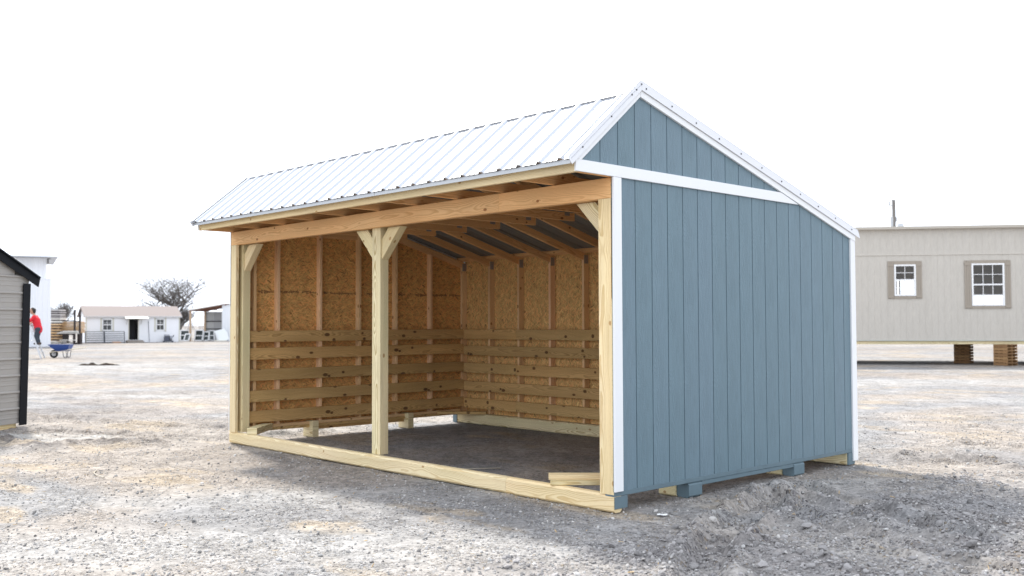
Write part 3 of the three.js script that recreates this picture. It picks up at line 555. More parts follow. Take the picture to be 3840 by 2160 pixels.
// ------------------------------------------------------------------ tan building raised on pallets, at right
{
  const g = thing('portable_building', 'long tan portable building raised on pallet stacks, with two shuttered windows', 'building');
  standAt(g, 11.7, 33, -0.148);
  const X = (m) => (m - 11.7) / (0.989 + 0.148 * m / 33), Y = (y, m) => 1.4323 + (y - 1.4323) * (33 - 0.148 * X(m)) / 33;
  const x0 = -3.4, x1 = 9.6, yb = 0.82, yt = 4.55, belt = 3.685;
  const taupe = mat(lin(0.33, 0.285, 0.235), 0.7), vinyl = mat(lin(0.80, 0.80, 0.80), 0.4);
  const glass = new THREE.MeshPhysicalMaterial({ color: 0xffffff, roughness: 0.02, transmission: 1, thickness: 0, ior: 1.5 });
  const wins = [[12.90, 13.63, 2.32, 3.38, 2, 12.68, 13.84, 2.23, 3.49], [15.51, 16.62, 1.98, 3.41, 3, 15.27, 16.84, 1.89, 3.51]].map((w) => [X(w[0]), X(w[1]), Y(w[2], w[0]), Y(w[3], w[0]), w[4], X(w[5]), X(w[6]), Y(w[7], w[5]), Y(w[8], w[5])]);
  const holes = wins.map((w) => w.slice(0, 4));
  const low = [[x0, yb], [x1, yb], [x1, belt - 0.004], [x0, belt - 0.004]], up = [[x0, belt + 0.02], [x1, belt + 0.02], [x1, yt], [x0, yt]];
  part('wall_sheet', sheet(low, 0.02, holes), TANPLAIN, g, [0, 0, -0.03]); part('wall_sheet', sheet(up, 0.02), TANPLAIN, g, [0, 0, -0.03]);
  sidingBoards('siding_board', TAN, g, low, 0.1, 0.2032, -0.010, 0.005, 0.007, holes); sidingBoards('siding_board', TAN, g, up, 0.1, 0.2032, -0.010, 0.005, 0.007);
  part('belt_flashing', box(x1 - x0, 0.022, 0.03, (x0 + x1) / 2, belt + 0.008, 0.002), TANPLAIN, g);
  // rear and end walls; the rear wall has windows facing the front ones
  const D = 4.2, rearHoles = [[wins[0][0] + 0.1, wins[0][1] + 1.5, 1.75, 3.05], [wins[1][0] + 1.2, wins[1][1] + 2.2, 1.5, 2.42]];
  part('rear_wall', sheet([[x0, yb], [x1, yb], [x1, yt], [x0, yt]], 0.05, rearHoles), TANPLAIN, g, [0, 0, -D]);
  for (const [a, b, c, d] of rearHoles.slice(0, 1)) part('rear_window', merge([box(b - a, 0.05, 0.05, (a + b) / 2, (c + d) / 2, 0), box(0.05, d - c, 0.05, (a + b) / 2, (c + d) / 2, 0)]), vinyl, g, [0, 0, -D + 0.03]);
  for (const x of [x0, x1]) part('end_wall', box(0.05, yt - yb, D, x, (yt + yb) / 2, -D / 2), TANPLAIN, g);
  part('floor', box(x1 - x0, 0.06, D - 0.1, (x0 + x1) / 2, yb + 0.03, -D / 2), mat(lin(0.3, 0.24, 0.17), 0.8), g);
  bx('skid', TREAT[3], g, x0 + 0.1, x1, 0.70, 0.818, -0.03, -0.13); bx('skid', TREAT[3], g, x0 + 0.1, x1, 0.70, 0.818, -D + 0.05, -D + 0.17);
  part('floor_edge', box(x1 - x0, 0.035, 0.03, (x0 + x1) / 2, yb + 0.005, 0.012), mat(lin(0.46, 0.47, 0.43), 0.7), g);
  const rf = part('roof', merge([box(x1 - x0 + 0.3, 0.02, D / 2 + 0.25, 0, 0.12, 0)]), mat(lin(0.36, 0.34, 0.31), 0.8), g, [(x0 + x1) / 2, yt - 0.02, -D / 4 + 0.02], [0.03, 0, 0]);
  part('roof', box(x1 - x0 + 0.3, 0.02, D / 2 + 0.25, 0, 0.12, 0), mat(lin(0.36, 0.34, 0.31), 0.8), g, [(x0 + x1) / 2, yt - 0.02, -D * 0.75 - 0.02], [-0.03, 0, 0]);
  part('fascia', box(x1 - x0 + 0.2, 0.085, 0.03, (x0 + x1) / 2, yt + 0.045, 0.14), mat(lin(0.47, 0.43, 0.37), 0.7), g);
  part('soffit', box(x1 - x0 + 0.2, 0.012, 0.16, (x0 + x1) / 2, yt + 0.004, 0.06), TANPLAIN, g);
  part('roof_vent', merge([rod([0, 0, 0], [0, 0.42, 0], 0.045), cyl(0.09, 0.12, 0.12).translate(0.28, 0.12, 0), rod([0.28, 0, 0], [0.28, 0.1, 0], 0.08)]), GALV, g, [X(13.07), yt + 0.10, -0.9]);
  for (const [a, b, c, d, n, sa, sb, sc, sd] of wins) {
    const w = sub('window', g, [0, 0, 0]), f = 0.055, mid = (c + d) / 2;
    part('window_frame', merge([box(b - a, f, 0.05, (a + b) / 2, c + f / 2, 0), box(b - a, f, 0.05, (a + b) / 2, d - f / 2, 0), box(f, d - c - 2 * f, 0.05, a + f / 2, mid, 0), box(f, d - c - 2 * f, 0.05, b - f / 2, mid, 0)]), vinyl, w, [0, 0, 0.008]);
    part('meeting_rail', box(b - a - 2 * f, 0.05, 0.04, (a + b) / 2, mid, 0), vinyl, w, [0, 0, 0.006]);
    for (const [y0, y1] of [[c + f, mid - 0.025], [mid + 0.025, d - f]]) {
      for (let i = 0; i < n; i++) for (let j = 0; j < 2; j++) { const pw = (b - a - 2 * f) / n, ph = (y1 - y0) / 2; part('pane', new THREE.PlaneGeometry(pw - 0.018, ph - 0.018), glass, w, [a + f + (i + 0.5) * pw, y0 + (j + 0.5) * ph, -0.002]); }
      part('muntin', merge([...Array(n - 1).keys()].map((i) => box(0.018, y1 - y0, 0.016, a + f + (i + 1) * (b - a - 2 * f) / n, (y0 + y1) / 2, 0)).concat([box(b - a - 2 * f, 0.018, 0.014, (a + b) / 2, (y0 + y1) / 2, 0)])), vinyl, w, [0, 0, 0]);
    }
    for (const [p, q] of [[sa, a - 0.006], [b + 0.006, sb]]) {
      const sh = sub('shutter', g); for (let i = 0; i < 3; i++) { const bw = (q - p) / 3; part('shutter_board', box(bw - 0.006, sd - sc, 0.016, p + (i + 0.5) * bw, (sc + sd) / 2, 0.012), taupe, sh); }
      for (const y of [sc + 0.07, sd - 0.12]) part('shutter_batten', box(q - p - 0.01, 0.085, 0.014, (p + q) / 2, y, 0.027), taupe, sh);
    }
    part('window_casing', box(b - a + 0.01, Math.max(0.04, c - sc), 0.02, (a + b) / 2, (c + sc) / 2 - 0.003, 0.011), taupe, g); part('window_casing', box(b - a + 0.01, Math.max(0.04, sd - d), 0.02, (a + b) / 2, (d + sd) / 2 + 0.003, 0.011), taupe, g);
  }
  // pallet stacks that carry it
  const palletWood = [mat(lin(0.30, 0.17, 0.075), 0.85), mat(lin(0.25, 0.14, 0.062), 0.85), mat(lin(0.34, 0.20, 0.09), 0.85)];
  const pg = []; for (const x of [-0.4, 0, 0.4]) pg.push(box(0.04, 0.062, 0.8, x, 0.031 + 0.016, 0)); for (let i = 0; i < 6; i++) { pg.push(box(0.86, 0.016, 0.095, 0, 0.087, -0.35 + i * 0.14)); if (i % 2 === 0) pg.push(box(0.86, 0.015, 0.095, 0, 0.0075, -0.35 + i * 0.14)); }
  const pallet = merge(pg).scale(0.62, 1, 0.62); let first = true;
  const stacks = [[15.75, 34.2, 'left pallet stack under the tan building', 7, 0.85], [16.2, 32.2, 'right pallet stack under the tan building', 7, 0.5]];
  const ord = ['lowest', 'second from bottom', 'third from bottom', 'middle', 'third from top', 'second from top', 'topmost'];
  for (const [r, f, nm, n, turn] of stacks) for (let k = 0; k < n; k++) {
    const [x, z] = yard(r, f), m = top('pallet', pallet, palletWood[(k * 2 + Math.round(r)) % 3], `${ord[k]} wooden pallet in the ${nm}`, 'pallet', 'pallets under the tan building');
    const y0 = groundH(x, z) - 0.004, st = (0.70 - y0) / n; m.position.set(x, y0 + k * st, z); m.scale.y = st / 0.0952; m.rotation.y = YAW + turn + 0.04 * (R() - 0.5);
  }
}
{ // utility pole beyond it
  const g = standAt(thing('utility_pole', 'grey wooden utility pole rising behind the tan building', 'pole'), 33.3, 85), m = mat(lin(0.20, 0.185, 0.17), 0.9);
  part('pole', rod([0, -0.2, 0], [0, 12.1, 0], 0.19, 10, 0.14), m, g); part('top_pin', rod([-0.1, 12.0, 0], [-0.35, 12.5, 0], 0.03), m, g); part('bracket', merge([rod([0, 11.5, 0], [-0.4, 11.7, 0], 0.04), rod([-0.4, 11.6, 0], [-0.4, 11.95, 0], 0.06), rod([0.16, 10.2, 0], [0.16, 10.6, 0], 0.1)]), mat(lin(0.3, 0.3, 0.3), 0.6), g);
}

// ------------------------------------------------------------------ tall white metal building, far left
{
  const g = standAt(thing('metal_building', 'tall white ribbed metal building far behind the beige shed', 'building'), -30.25, 64.2, 0.47);
  const w = [mat(lin(0.78, 0.79, 0.82), 0.5), mat(lin(0.76, 0.775, 0.81), 0.5)], n = 9, pw = 0.914;
  for (let k = 0; k < n; k++) { for (const [h0, h1, z, sh] of [[0, 4.42, 0, 0], [4.46, 5.84, -0.35, -0.29]]) { const p = part('wall_panel', ribbed(pw - 0.006, h1 - h0, 0.305, 0.032, 0.09, 0.03, 0.002, true), w[k % 2], g, [-(k + 1) * pw + sh, h0, z]); p.rotation.x = -Math.PI / 2; p.rotation.order = 'XYZ'; p.rotation.set(-Math.PI / 2, 0, 0); p.scale.y = -1; } }
  part('wall_core', box(n * pw, 4.4, 0.3, -n * pw / 2 + 0.001, 2.2, -0.16), w[0], g); part('wall_core', box(n * pw, 5.8, 8, -n * pw / 2 - 0.29, 2.9, -4.4), w[0], g);
  part('ledge_flashing', box(n * pw + 0.02, 0.03, 0.4, -n * pw / 2, 4.44, -0.18), w[0], g);
  part('roof', box(n * pw + 0.7, 0.07, 9.2, -n * pw / 2 + 0.02, 5.89, -4.2), mat(lin(0.62, 0.65, 0.7), 0.5), g);
  part('downspout_elbow', merge([box(0.09, 0.28, 0.1, 0, 0, 0), box(0.2, 0.06, 0.1, 0.06, 0.16, 0)]), mat(lin(0.12, 0.12, 0.12), 0.6), g, [-0.21, 5.62, -0.3]);
}

// ------------------------------------------------------------------ small white house
{
  const g = standAt(thing('small_house', 'small white house with brown shingle roof and a door awning, far left', 'house'), -33, 75.75, Math.PI * 32 / 180);
  const hx = (m) => (m + 33) / (0.848 - 0.53 * m / 75.75), hy = (y, m) => 1.4323 + (y - 1.4323) * (75.75 + 0.53 * hx(m)) / 75.75;
  const white = mat(lin(0.79, 0.80, 0.83), 0.6), cream = mat(lin(0.58, 0.57, 0.50), 0.6), roofM = mat(lin(0.255, 0.215, 0.20), 0.9), frame = mat(lin(0.74, 0.75, 0.76), 0.5);
  const Lh = 7.1, Wd = 3.3, H = 2.1, RH = 2.86;
  const doorX = [hx(-29.62), hx(-28.94)], dy = [0.16, hy(1.85, -29.2)];
  const wins = [[-31.73, -30.92], [-27.57, -26.87]].map(([a, b]) => [hx(a), hx(b), hy(0.95, a), hy(1.89, a)]);
  const holes = [[...doorX, ...dy], ...wins.map((w) => w.slice(0, 4))];
  // lap boards split round the openings
  part('wall_core', sheet([[0, 0.02], [Lh, 0.02], [Lh, H], [0, H]], 0.05, holes), white, g, [0, 0, -0.06]);
  for (let y = 0.02; y < H - 0.01; y += 0.208) {
    let spans = [[0, Lh]]; for (const [a, b, c, d] of holes) if (y + 0.1 > c && y + 0.1 < d) spans = spans.flatMap(([p, q]) => a > p && b < q ? [[p, a], [b, q]] : [[p, q]]);
    for (const [p, q] of spans) part('lap_board', box(q - p, Math.min(0.204, H - y), 0.012, (p + q) / 2, y + Math.min(0.204, H - y) / 2, -0.003 + 0.0), white, g);
  }
  part('end_wall', prism([[0, 0.02], [Wd, 0.02], [Wd, H], [Wd / 2, RH - 0.06], [0, H]], 0.05), white, g, [0.05, 0, -0.05], [0, Math.PI / 2, 0]).rotation.set(0, Math.PI / 2, 0);
  part('end_wall', prism([[0, 0.02], [Wd, 0.02], [Wd, H], [Wd / 2, RH - 0.06], [0, H]], 0.05), white, g, [Lh - 0.1, 0, -0.05], [0, Math.PI / 2, 0]);
  part('back_wall', box(Lh, H, 0.05, Lh / 2, H / 2, -Wd), white, g);
  const a = Math.atan((RH - H) / (Wd / 2)), sl = (Wd / 2 + 0.18) / Math.cos(a);
  for (const s of [1, -1]) { const r = sub('roof', g, [Lh / 2, (RH + H) / 2 - 0.02, -Wd / 2 + s * (Wd / 4 + 0.08)], [s * a, 0, 0]); part('roof_deck', box(Lh + 0.3, 0.05, sl), roofM, r); for (let k = 0; k < 9; k++) part('shingle_course', box(Lh + 0.3, 0.012, sl / 9 + 0.02), roofM, r, [0, 0.034, (k - 4) * sl / 9], [0.05 * s, 0, 0]); }
  for (const x of [0.045, Lh - 0.045]) part('corner_trim', box(0.09, H, 0.03, x, H / 2 + 0.01, 0.012), cream, g);
  part('fascia', box(Lh + 0.28, 0.1, 0.03, Lh / 2, H - 0.05, 0.16), frame, g);
  for (const [p, q, c, d] of wins) {
    const w = sub('window', g), dark = mat(lin(0.05, 0.055, 0.06), 0.08), f = 0.09, mid = (c + d) / 2;
    part('window_frame', merge([box(q - p, f, 0.05, (p + q) / 2, c + f / 2), box(q - p, f, 0.05, (p + q) / 2, d - f / 2), box(f, d - c, 0.05, p + f / 2, mid), box(f, d - c, 0.05, q - f / 2, mid), box(q - p, 0.07, 0.05, (p + q) / 2, mid)]), frame, w, [0, 0, 0.01]);
    part('pane', new THREE.PlaneGeometry(q - p - 2 * f, mid - c - f), dark, w, [(p + q) / 2, (c + f + mid) / 2, -0.01]); part('pane', new THREE.PlaneGeometry(q - p - 2 * f, d - mid - f), dark, w, [(p + q) / 2, (d - f + mid) / 2, -0.01]);
    for (const x of [p - 0.065, q + 0.065]) part('window_casing', box(0.11, d - c + 0.14, 0.025, x, mid, 0.012), cream, g);
    part('muntin', merge([box(0.025, d - c - 2 * f, 0.02, (p + q) / 2, mid), box(q - p - 2 * f, 0.02, 0.02, (p + q) / 2, d - f - (d - mid) / 2)]), frame, w, [0, 0, 0]);
  }
  const dm = mat(lin(0.012, 0.012, 0.016), 0.6); part('doorway', box(doorX[1] - doorX[0], dy[1] - dy[0], 0.02, (doorX[0] + doorX[1]) / 2, (dy[0] + dy[1]) / 2, -0.9), dm, g);
  part('interior', merge([box(0.04, 2.0, 0.9, doorX[0] - 0.3, 1.05, -0.5), box(0.04, 2.0, 0.9, doorX[1] + 0.3, 1.05, -0.5), box(2.4, 0.04, 0.9, (doorX[0] + doorX[1]) / 2, 2.05, -0.5)]), dm, g);
  for (const x of [doorX[0] - 0.04, doorX[1] + 0.04]) part('door_casing', box(0.07, dy[1] - dy[0], 0.03, x, (dy[0] + dy[1]) / 2, 0.012), cream, g);
  part('awning', prism([[0, 0], [0.62, -0.20], [0.62, -0.17], [0, 0.03]], hx(-28.23) - hx(-30.0)), mat(lin(0.74, 0.71, 0.60), 0.6), g, [hx(-28.23), 2.09, 0.01], [0, -Math.PI / 2, 0]);
  for (const x of [doorX[0] - 0.22, doorX[1] + 0.2]) part('awning_bracket', rod([x, 1.45, 0.03], [x, 1.88, 0.5], 0.018), mat(lin(0.45, 0.44, 0.42), 0.6), g);
  part('door_ramp', prism([[0, 0.0], [0.9, 0.0], [0.9, 0.03], [0, 0.2]], 1.25), mat(lin(0.22, 0.19, 0.165), 0.9), g, [doorX[1] + 0.35, 0.0, 0.02], [0, -Math.PI / 2, 0]);
  part('conduit', rod([hx(-28.05), 0.05, 0.03], [hx(-28.15), 1.72, 0.03], 0.02), mat(lin(0.16, 0.17, 0.2), 0.6), g);
  // livestock gate panels leaning on the wall
  const steel = mat(lin(0.035, 0.042, 0.055), 0.5), mk = (x0, x1, label) => {
    const t = thing('gate_panel', label, 'gate', 'gate panels in front of the white house'); t.position.copy(g.position); t.rotation.y = g.rotation.y; const p = new THREE.Vector3(0, 0, 0.62).applyAxisAngle(new THREE.Vector3(0, 1, 0), g.rotation.y); t.position.add(p);
    const lean = -0.34; for (const x of [x0, x1]) part('upright', rod([x, 0.0, 0], [x + 0.03, 0.92, lean], 0.028), steel, t); for (let k = 0; k < 6; k++) { const q = 0.06 + k * 0.165; part('rail', rod([x0, q, lean * q / 0.92], [x1 + 0.02, q, lean * q / 0.92], 0.02), steel, t); } return t;
  };
  mk(hx(-33.15) + 0.05, hx(-31.66), 'left dark tubular gate panel leaning on the white house'); mk(hx(-31.60), hx(-30.08), 'right dark tubular gate panel leaning on the white house, next to the door');
  // small engine by the wall, and a scrap of lumber by the gates
  const e = thing('engine', 'small dark engine standing against the white house at right of the door', 'engine'), en = mat(lin(0.07, 0.08, 0.11), 0.5, 0.3), gm = mat(lin(0.25, 0.26, 0.29), 0.5, 0.4);
  e.position.copy(new THREE.Vector3(hx(-26.7), 0, 0.45).applyAxisAngle(new THREE.Vector3(0, 1, 0), g.rotation.y).add(g.position)); e.rotation.y = g.rotation.y;
  part('crankcase', box(0.36, 0.3, 0.34, -0.12, 0.28, 0), en, e); part('flywheel_housing', cyl(0.2, 0.2, 0.16, 16).rotateZ(Math.PI / 2), gm, e, [0.2, 0.32, 0]); part('fuel_tank', cyl(0.1, 0.1, 0.4, 12).rotateZ(Math.PI / 2), gm, e, [-0.1, 0.52, 0]); part('mount', merge([box(0.8, 0.05, 0.07, 0, 0.1, 0.15), box(0.8, 0.05, 0.07, 0, 0.1, -0.15), box(0.05, 0.1, 0.36, -0.33, 0.05, 0), box(0.05, 0.1, 0.36, 0.33, 0.05, 0)]), en, e); part('exhaust', rod([0.3, 0.4, 0.1], [0.42, 0.55, 0.1], 0.04), en, e);
  const b = thing('lumber_offcuts', 'short pale wood blocks on the ground before the gate panels', 'lumber'); b.position.copy(new THREE.Vector3(hx(-30.75), 0, 0.95).applyAxisAngle(new THREE.Vector3(0, 1, 0), g.rotation.y).add(g.position)); b.rotation.y = g.rotation.y; for (let k = 0; k < 3; k++) bx('block', mat(lin(0.5, 0.32, 0.22), 0.8), b, -0.3, 0.3, k * 0.041, k * 0.041 + 0.04, -0.12 + k * 0.02, 0.1);
}

// ------------------------------------------------------------------ lumber yard between the two white buildings
{
  const dark = mat(lin(0.03, 0.02, 0.018), 0.6), orange = [mat(lin(0.56, 0.36, 0.18), 0.8), mat(lin(0.62, 0.42, 0.23), 0.8), mat(lin(0.48, 0.31, 0.17), 0.8)], greyS = [mat(lin(0.35, 0.33, 0.33), 0.7), mat(lin(0.5, 0.48, 0.47), 0.7)], pale = mat(lin(0.68, 0.66, 0.62), 0.6);
  const s = standAt(thing('lumber_stack', 'tall stack of boards on spacers beside the white metal building', 'lumber'), -33.8, 72.4, 0.05);
  for (let k = 0; k < 9; k++) { const y = 0.08 + k * 0.205; for (const x of [-0.25, 0.25]) part('spacer', box(0.09, 0.08, 1.2, x, y + 0.04, -0.6), dark, s); for (let i = 0; i < 2; i++) part('board_layer', box(0.8 - 0.05 * (k % 3), 0.057, 1.3, 0.02 * (k % 2), y + 0.11 + i * 0.06, -0.6), k > 6 ? pale : orange[(k + i) % 3], s); }
  for (const x of [-0.25, 0.25]) part('spacer', box(0.1, 0.085, 1.2, x, 0.04, -0.6), dark, s);
  for (let k = 0; k < 4; k++) part('sheet_bundle', box(0.78 - 0.1 * (k % 2), 0.1, 1.25, -0.06, 2.0 + k * 0.17, -0.6), greyS[k % 2], s), part('spacer', box(0.7, 0.07, 0.1, -0.06, 1.93 + k * 0.17 - 0.012, -0.2), dark, s);
  const k = standAt(thing('cantilever_rack', 'dark steel lumber rack with two posts left of the small house', 'rack'), -32.15, 72.4, 0.0);
  for (const x of [-0.19, 0.19]) part('post', box(0.11, 2.55, 0.12, x, 1.27, 0), dark, k); part('cross_tie', box(0.36, 0.06, 0.06, 0, 1.68, 0), dark, k); part('arm', box(0.92, 0.08, 0.09, -0.62, 1.72, 0.02), dark, k); part('arm', box(0.92, 0.08, 0.09, -0.62, 0.72, 0.02), dark, k); part('base_beam', box(1.5, 0.12, 0.14, -0.5, 0.06, 0), dark, k);
  const o = standAt(thing('plank_bundle', 'bundle of orange planks behind the dark steel rack', 'lumber'), -32.9, 73.4, 0.03); for (let i = 0; i < 10; i++) part('plank', box(1.4 - 0.1 * (i % 2), 0.075, 0.9, 0.03 * (i % 3), 0.86 + i * 0.085, 0), orange[i % 3], o); for (const x of [-0.5, 0.5]) part('trestle', box(0.1, 0.82, 0.7, x, 0.41, 0), dark, o);
  const w = standAt(thing('white_trim_bundle', 'bundle of white trim lying on the lower rack arm', 'lumber'), -32.6, 72.1, 0.02); for (let i = 0; i < 5; i++) part('trim_length', box(1.6 - 0.12 * i, 0.045, 0.12, 0.05 * i - 0.1, 0.79 + 0.042 * i, 0.1 * (i % 2)), pale, w); part('rest', box(0.1, 0.765, 0.2, 0.35, 0.383, 0), dark, w); part('rest', box(0.1, 0.765, 0.2, -0.4, 0.383, 0), dark, w);
  const p = standAt(thing('scrap_pile', 'low pile of white scrap siding behind the wheelbarrow', 'scrap'), -32.6, 70.6, 0.04); const q = rng(9); for (let i = 0; i < 9; i++) part('scrap_length', box(0.7 + 0.9 * q(), 0.05, 0.14, 0, 0, 0), i % 4 === 3 ? dark : pale, p, [-0.8 + 1.5 * q(), 0.05 + i * 0.035, 0.3 * q()], [0, 0.5 * (q() - 0.5), 0.18 * (q() - 0.5)]);
}

// ------------------------------------------------------------------ open lean-to with stored windows
{
  const g = standAt(thing('lean_to', 'open metal lean-to with rusty roof underside, right of the small house', 'shed'), -27.6, 84, 0.0);
  const rust = mat(lin(0.20, 0.085, 0.05), 0.8), tanw = mat(lin(0.46, 0.33, 0.22), 0.8), grey = [mat(lin(0.42, 0.43, 0.43), 0.5, 0.2), mat(lin(0.38, 0.39, 0.40), 0.5, 0.2)], dk = mat(lin(0.05, 0.05, 0.055), 0.7), wh = mat(lin(0.76, 0.78, 0.81), 0.5);
  for (let k = 0; k < 5; k++) { const p = part('roof_panel', box(0.72, 0.04, 4.6), rust, g, [-0.14 + 0.36 + k * 0.70, 2.60 + (0.36 + k * 0.70) * 0.172, -2.1]); p.rotation.z = Math.atan(0.172); part('purlin', box(0.06, 0.07, 4.4, 0, -0.055, 0), rust, p); }
  part('roof_edge', box(2.95, 0.09, 0.05), mat(lin(0.7, 0.68, 0.64), 0.6), g, [1.32, 2.90, 0.22]).rotation.z = Math.atan(0.172);
  for (const [x, h] of [[0, 2.58]]) { part('post', box(0.14, h, 0.14, x, h / 2, 0), tanw, g); part('post', box(0.14, h, 0.14, x, h / 2, -4), tanw, g); }
  for (let k = 0; k < 4; k++) part('back_panel', box(0.72, 2.55, 0.03, 0.36 + k * 0.73, 1.28, -4.1), grey[k % 2], g);
  for (const y of [0.6, 1.02, 1.7]) part('girt', box(2.9, 0.09, 0.06, 1.4, y, -4.02), dk, g); part('rear_post', box(0.12, 2.7, 0.1, 2.0, 1.35, -3.95), dk, g);
  part('side_wall', box(1.6, 3.22, 0.06, 3.52, 1.61, 0.02), wh, g); for (let k = 0; k < 6; k++) part('side_rib', box(0.03, 3.2, 0.03, 2.84 + k * 0.27, 1.6, 0.065), wh, g);
  const fr = mat(lin(0.72, 0.73, 0.74), 0.5), gl = mat(lin(0.025, 0.035, 0.035), 0.1), gg = 'window and door units stored by the lean-to';
  const unit = (name, label, r, f, w, h, turn, lean, sash, y = 0) => { const t = standAt(thing(name, label, name.split('_')[0], gg), r, f, turn, y), u = sub('leaning_unit', t, [0, 0.0, 0], [-lean, 0, 0]); const b = 0.09; part('frame', merge([box(w, b, 0.08, 0, b / 2), box(w, b, 0.08, 0, h - b / 2), box(b, h, 0.08, -w / 2 + b / 2, h / 2), box(b, h, 0.08, w / 2 - b / 2, h / 2), ...(sash ? [box(w, 0.07, 0.08, 0, h * sash)] : [])]), fr, u); part('glass', box(w - 2 * b, h - 2 * b, 0.02, 0, h / 2, -0.01), gl, u); return t; };
  unit('window_unit', 'white window unit leaning outside the lean-to near the wooden post', -28.15, 84.2, 0.8, 1.0, 0.25, 0.3, 0.52);
  unit('window_unit', 'small white window unit leaning beside the wooden post', -27.82, 83.6, 0.55, 0.7, -0.3, 0.42, 0);
  unit('window_unit', 'white two-pane window unit leaning inside the lean-to, nearest the wooden post', -27.0, 84.3, 0.8, 1.0, -0.15, 0.25, 0.48);
  unit('window_unit', 'white window unit leaning second from the post inside the lean-to', -26.4, 84.4, 0.55, 0.85, -0.1, 0.28, 0.5);
  unit('window_unit', 'narrow white window unit leaning third from the post inside the lean-to', -26.05, 85.0, 0.5, 0.95, 0.5, 0.25, 0.5);
  unit('window_unit', 'dark glazed unit at the back right of the lean-to', -25.4, 85.6, 0.7, 0.9, 0.2, 0.25, 0);
  const fb = standAt(thing('foam_boards', 'pale foam boards leaning against the white lean-to wall', 'boards'), -24.75, 83.3, 0.2); for (let i = 0; i < 3; i++) part('foam_board', box(0.85, 1.05 - 0.15 * i, 0.04), mat(lin(0.68, 0.70, 0.70), 0.7), fb, [0.1 * i, 0.5 - 0.07 * i, 0.1 + 0.09 * i], [-0.42, 0, 0.28]); part('flat_board', box(1.0, 0.08, 0.3, 0, 0.04, 0.5), mat(lin(0.70, 0.68, 0.60), 0.7), fb);
}

// ------------------------------------------------------------------ dirt mound, wheelbarrow
{
  const g = new THREE.PlaneGeometry(1.9, 0.9, 48, 24); g.rotateX(-Math.PI / 2); const p = g.attributes.position; for (let i = 0; i < p.count; i++) { const x = p.getX(i) / 0.95, z = p.getZ(i) / 0.45, e = 1 - Math.min(1, x * x + z * z); p.setY(i, -0.075 + 0.2 * e ** 0.7 * fbm(p.getX(i) * 3, p.getZ(i) * 6, 3, 3) * 1.1); } g.computeVertexNormals();
  const m = top('dirt_mound', g, mat(lin(0.03, 0.022, 0.017), 0.95, 0, { specularIntensity: 0.2 }), 'low mound of dark damp dirt on the gravel in front of the small house', 'dirt'); standAt(m, -14.75, 35, 0.0);
}
{
  const g = standAt(thing('wheelbarrow', 'blue wheelbarrow with pale wooden handles standing near the ladder', 'wheelbarrow'), -19.4, 42.4, 0.12);
  const blue = mat(lin(0.02, 0.06, 0.24), 0.45), steel = mat(lin(0.05, 0.05, 0.06), 0.6), hw = mat(lin(0.66, 0.60, 0.48), 0.8);
  { // flared tub: loft from base rectangle to rim
    const P = [], I = [], ring = (x0, x1, w, y) => [[x0, y, -w], [x1, y, -w], [x1, y, w], [x0, y, w]], rings = [ring(-0.25, 0.20, 0.18, 0.30), ring(-0.40, 0.27, 0.26, 0.42), ring(-0.56, 0.31, 0.32, 0.575), ring(-0.58, 0.33, 0.335, 0.585), ring(-0.555, 0.305, 0.315, 0.57), ring(-0.39, 0.26, 0.25, 0.43), ring(-0.24, 0.19, 0.17, 0.315)];
    rings.forEach((r) => r.forEach((p) => P.push(...p))); for (let k = 0; k < rings.length - 1; k++) for (let i = 0; i < 4; i++) { const a = k * 4 + i, b = k * 4 + (i + 1) % 4; I.push(a, a + 4, b, b, a + 4, b + 4); } I.push(0, 1, 2, 0, 2, 3); const e = (rings.length - 1) * 4; I.push(e, e + 2, e + 1, e, e + 3, e + 2);
    const q = new THREE.BufferGeometry(); q.setAttribute('position', new THREE.Float32BufferAttribute(P, 3)); q.setIndex(I); const f = q.toNonIndexed(); f.computeVertexNormals(); part('tub', f, blue, g);
  }
  const wh = sub('wheel', g, [-0.40, 0.175, 0]); part('tyre', new THREE.TorusGeometry(0.13, 0.045, 10, 24), mat(lin(0.02, 0.02, 0.02), 0.9), wh); part('rim', cyl(0.09, 0.09, 0.06, 16).rotateX(Math.PI / 2), mat(lin(0.5, 0.5, 0.5), 0.5), wh);
  for (const s of [-1, 1]) { part('handle', rod([-0.58, 0.24, s * 0.10], [0.86, 0.44, s * 0.28], 0.02, 8), hw, g); part('leg', new THREE.TubeGeometry(new THREE.CatmullRomCurve3([new THREE.Vector3(0.02, 0.30, s * 0.2), new THREE.Vector3(0.1, 0.02, s * 0.22), new THREE.Vector3(0.18, 0.02, s * 0.22), new THREE.Vector3(0.24, 0.32, s * 0.2)]), 16, 0.014, 6), steel, g); part('wheel_bracket', rod([-0.40, 0.175, s * 0.07], [-0.30, 0.28, s * 0.13], 0.014), steel, g); }
  part('leg_brace', rod([0.14, 0.06, -0.22], [0.14, 0.06, 0.22], 0.012), steel, g);
}

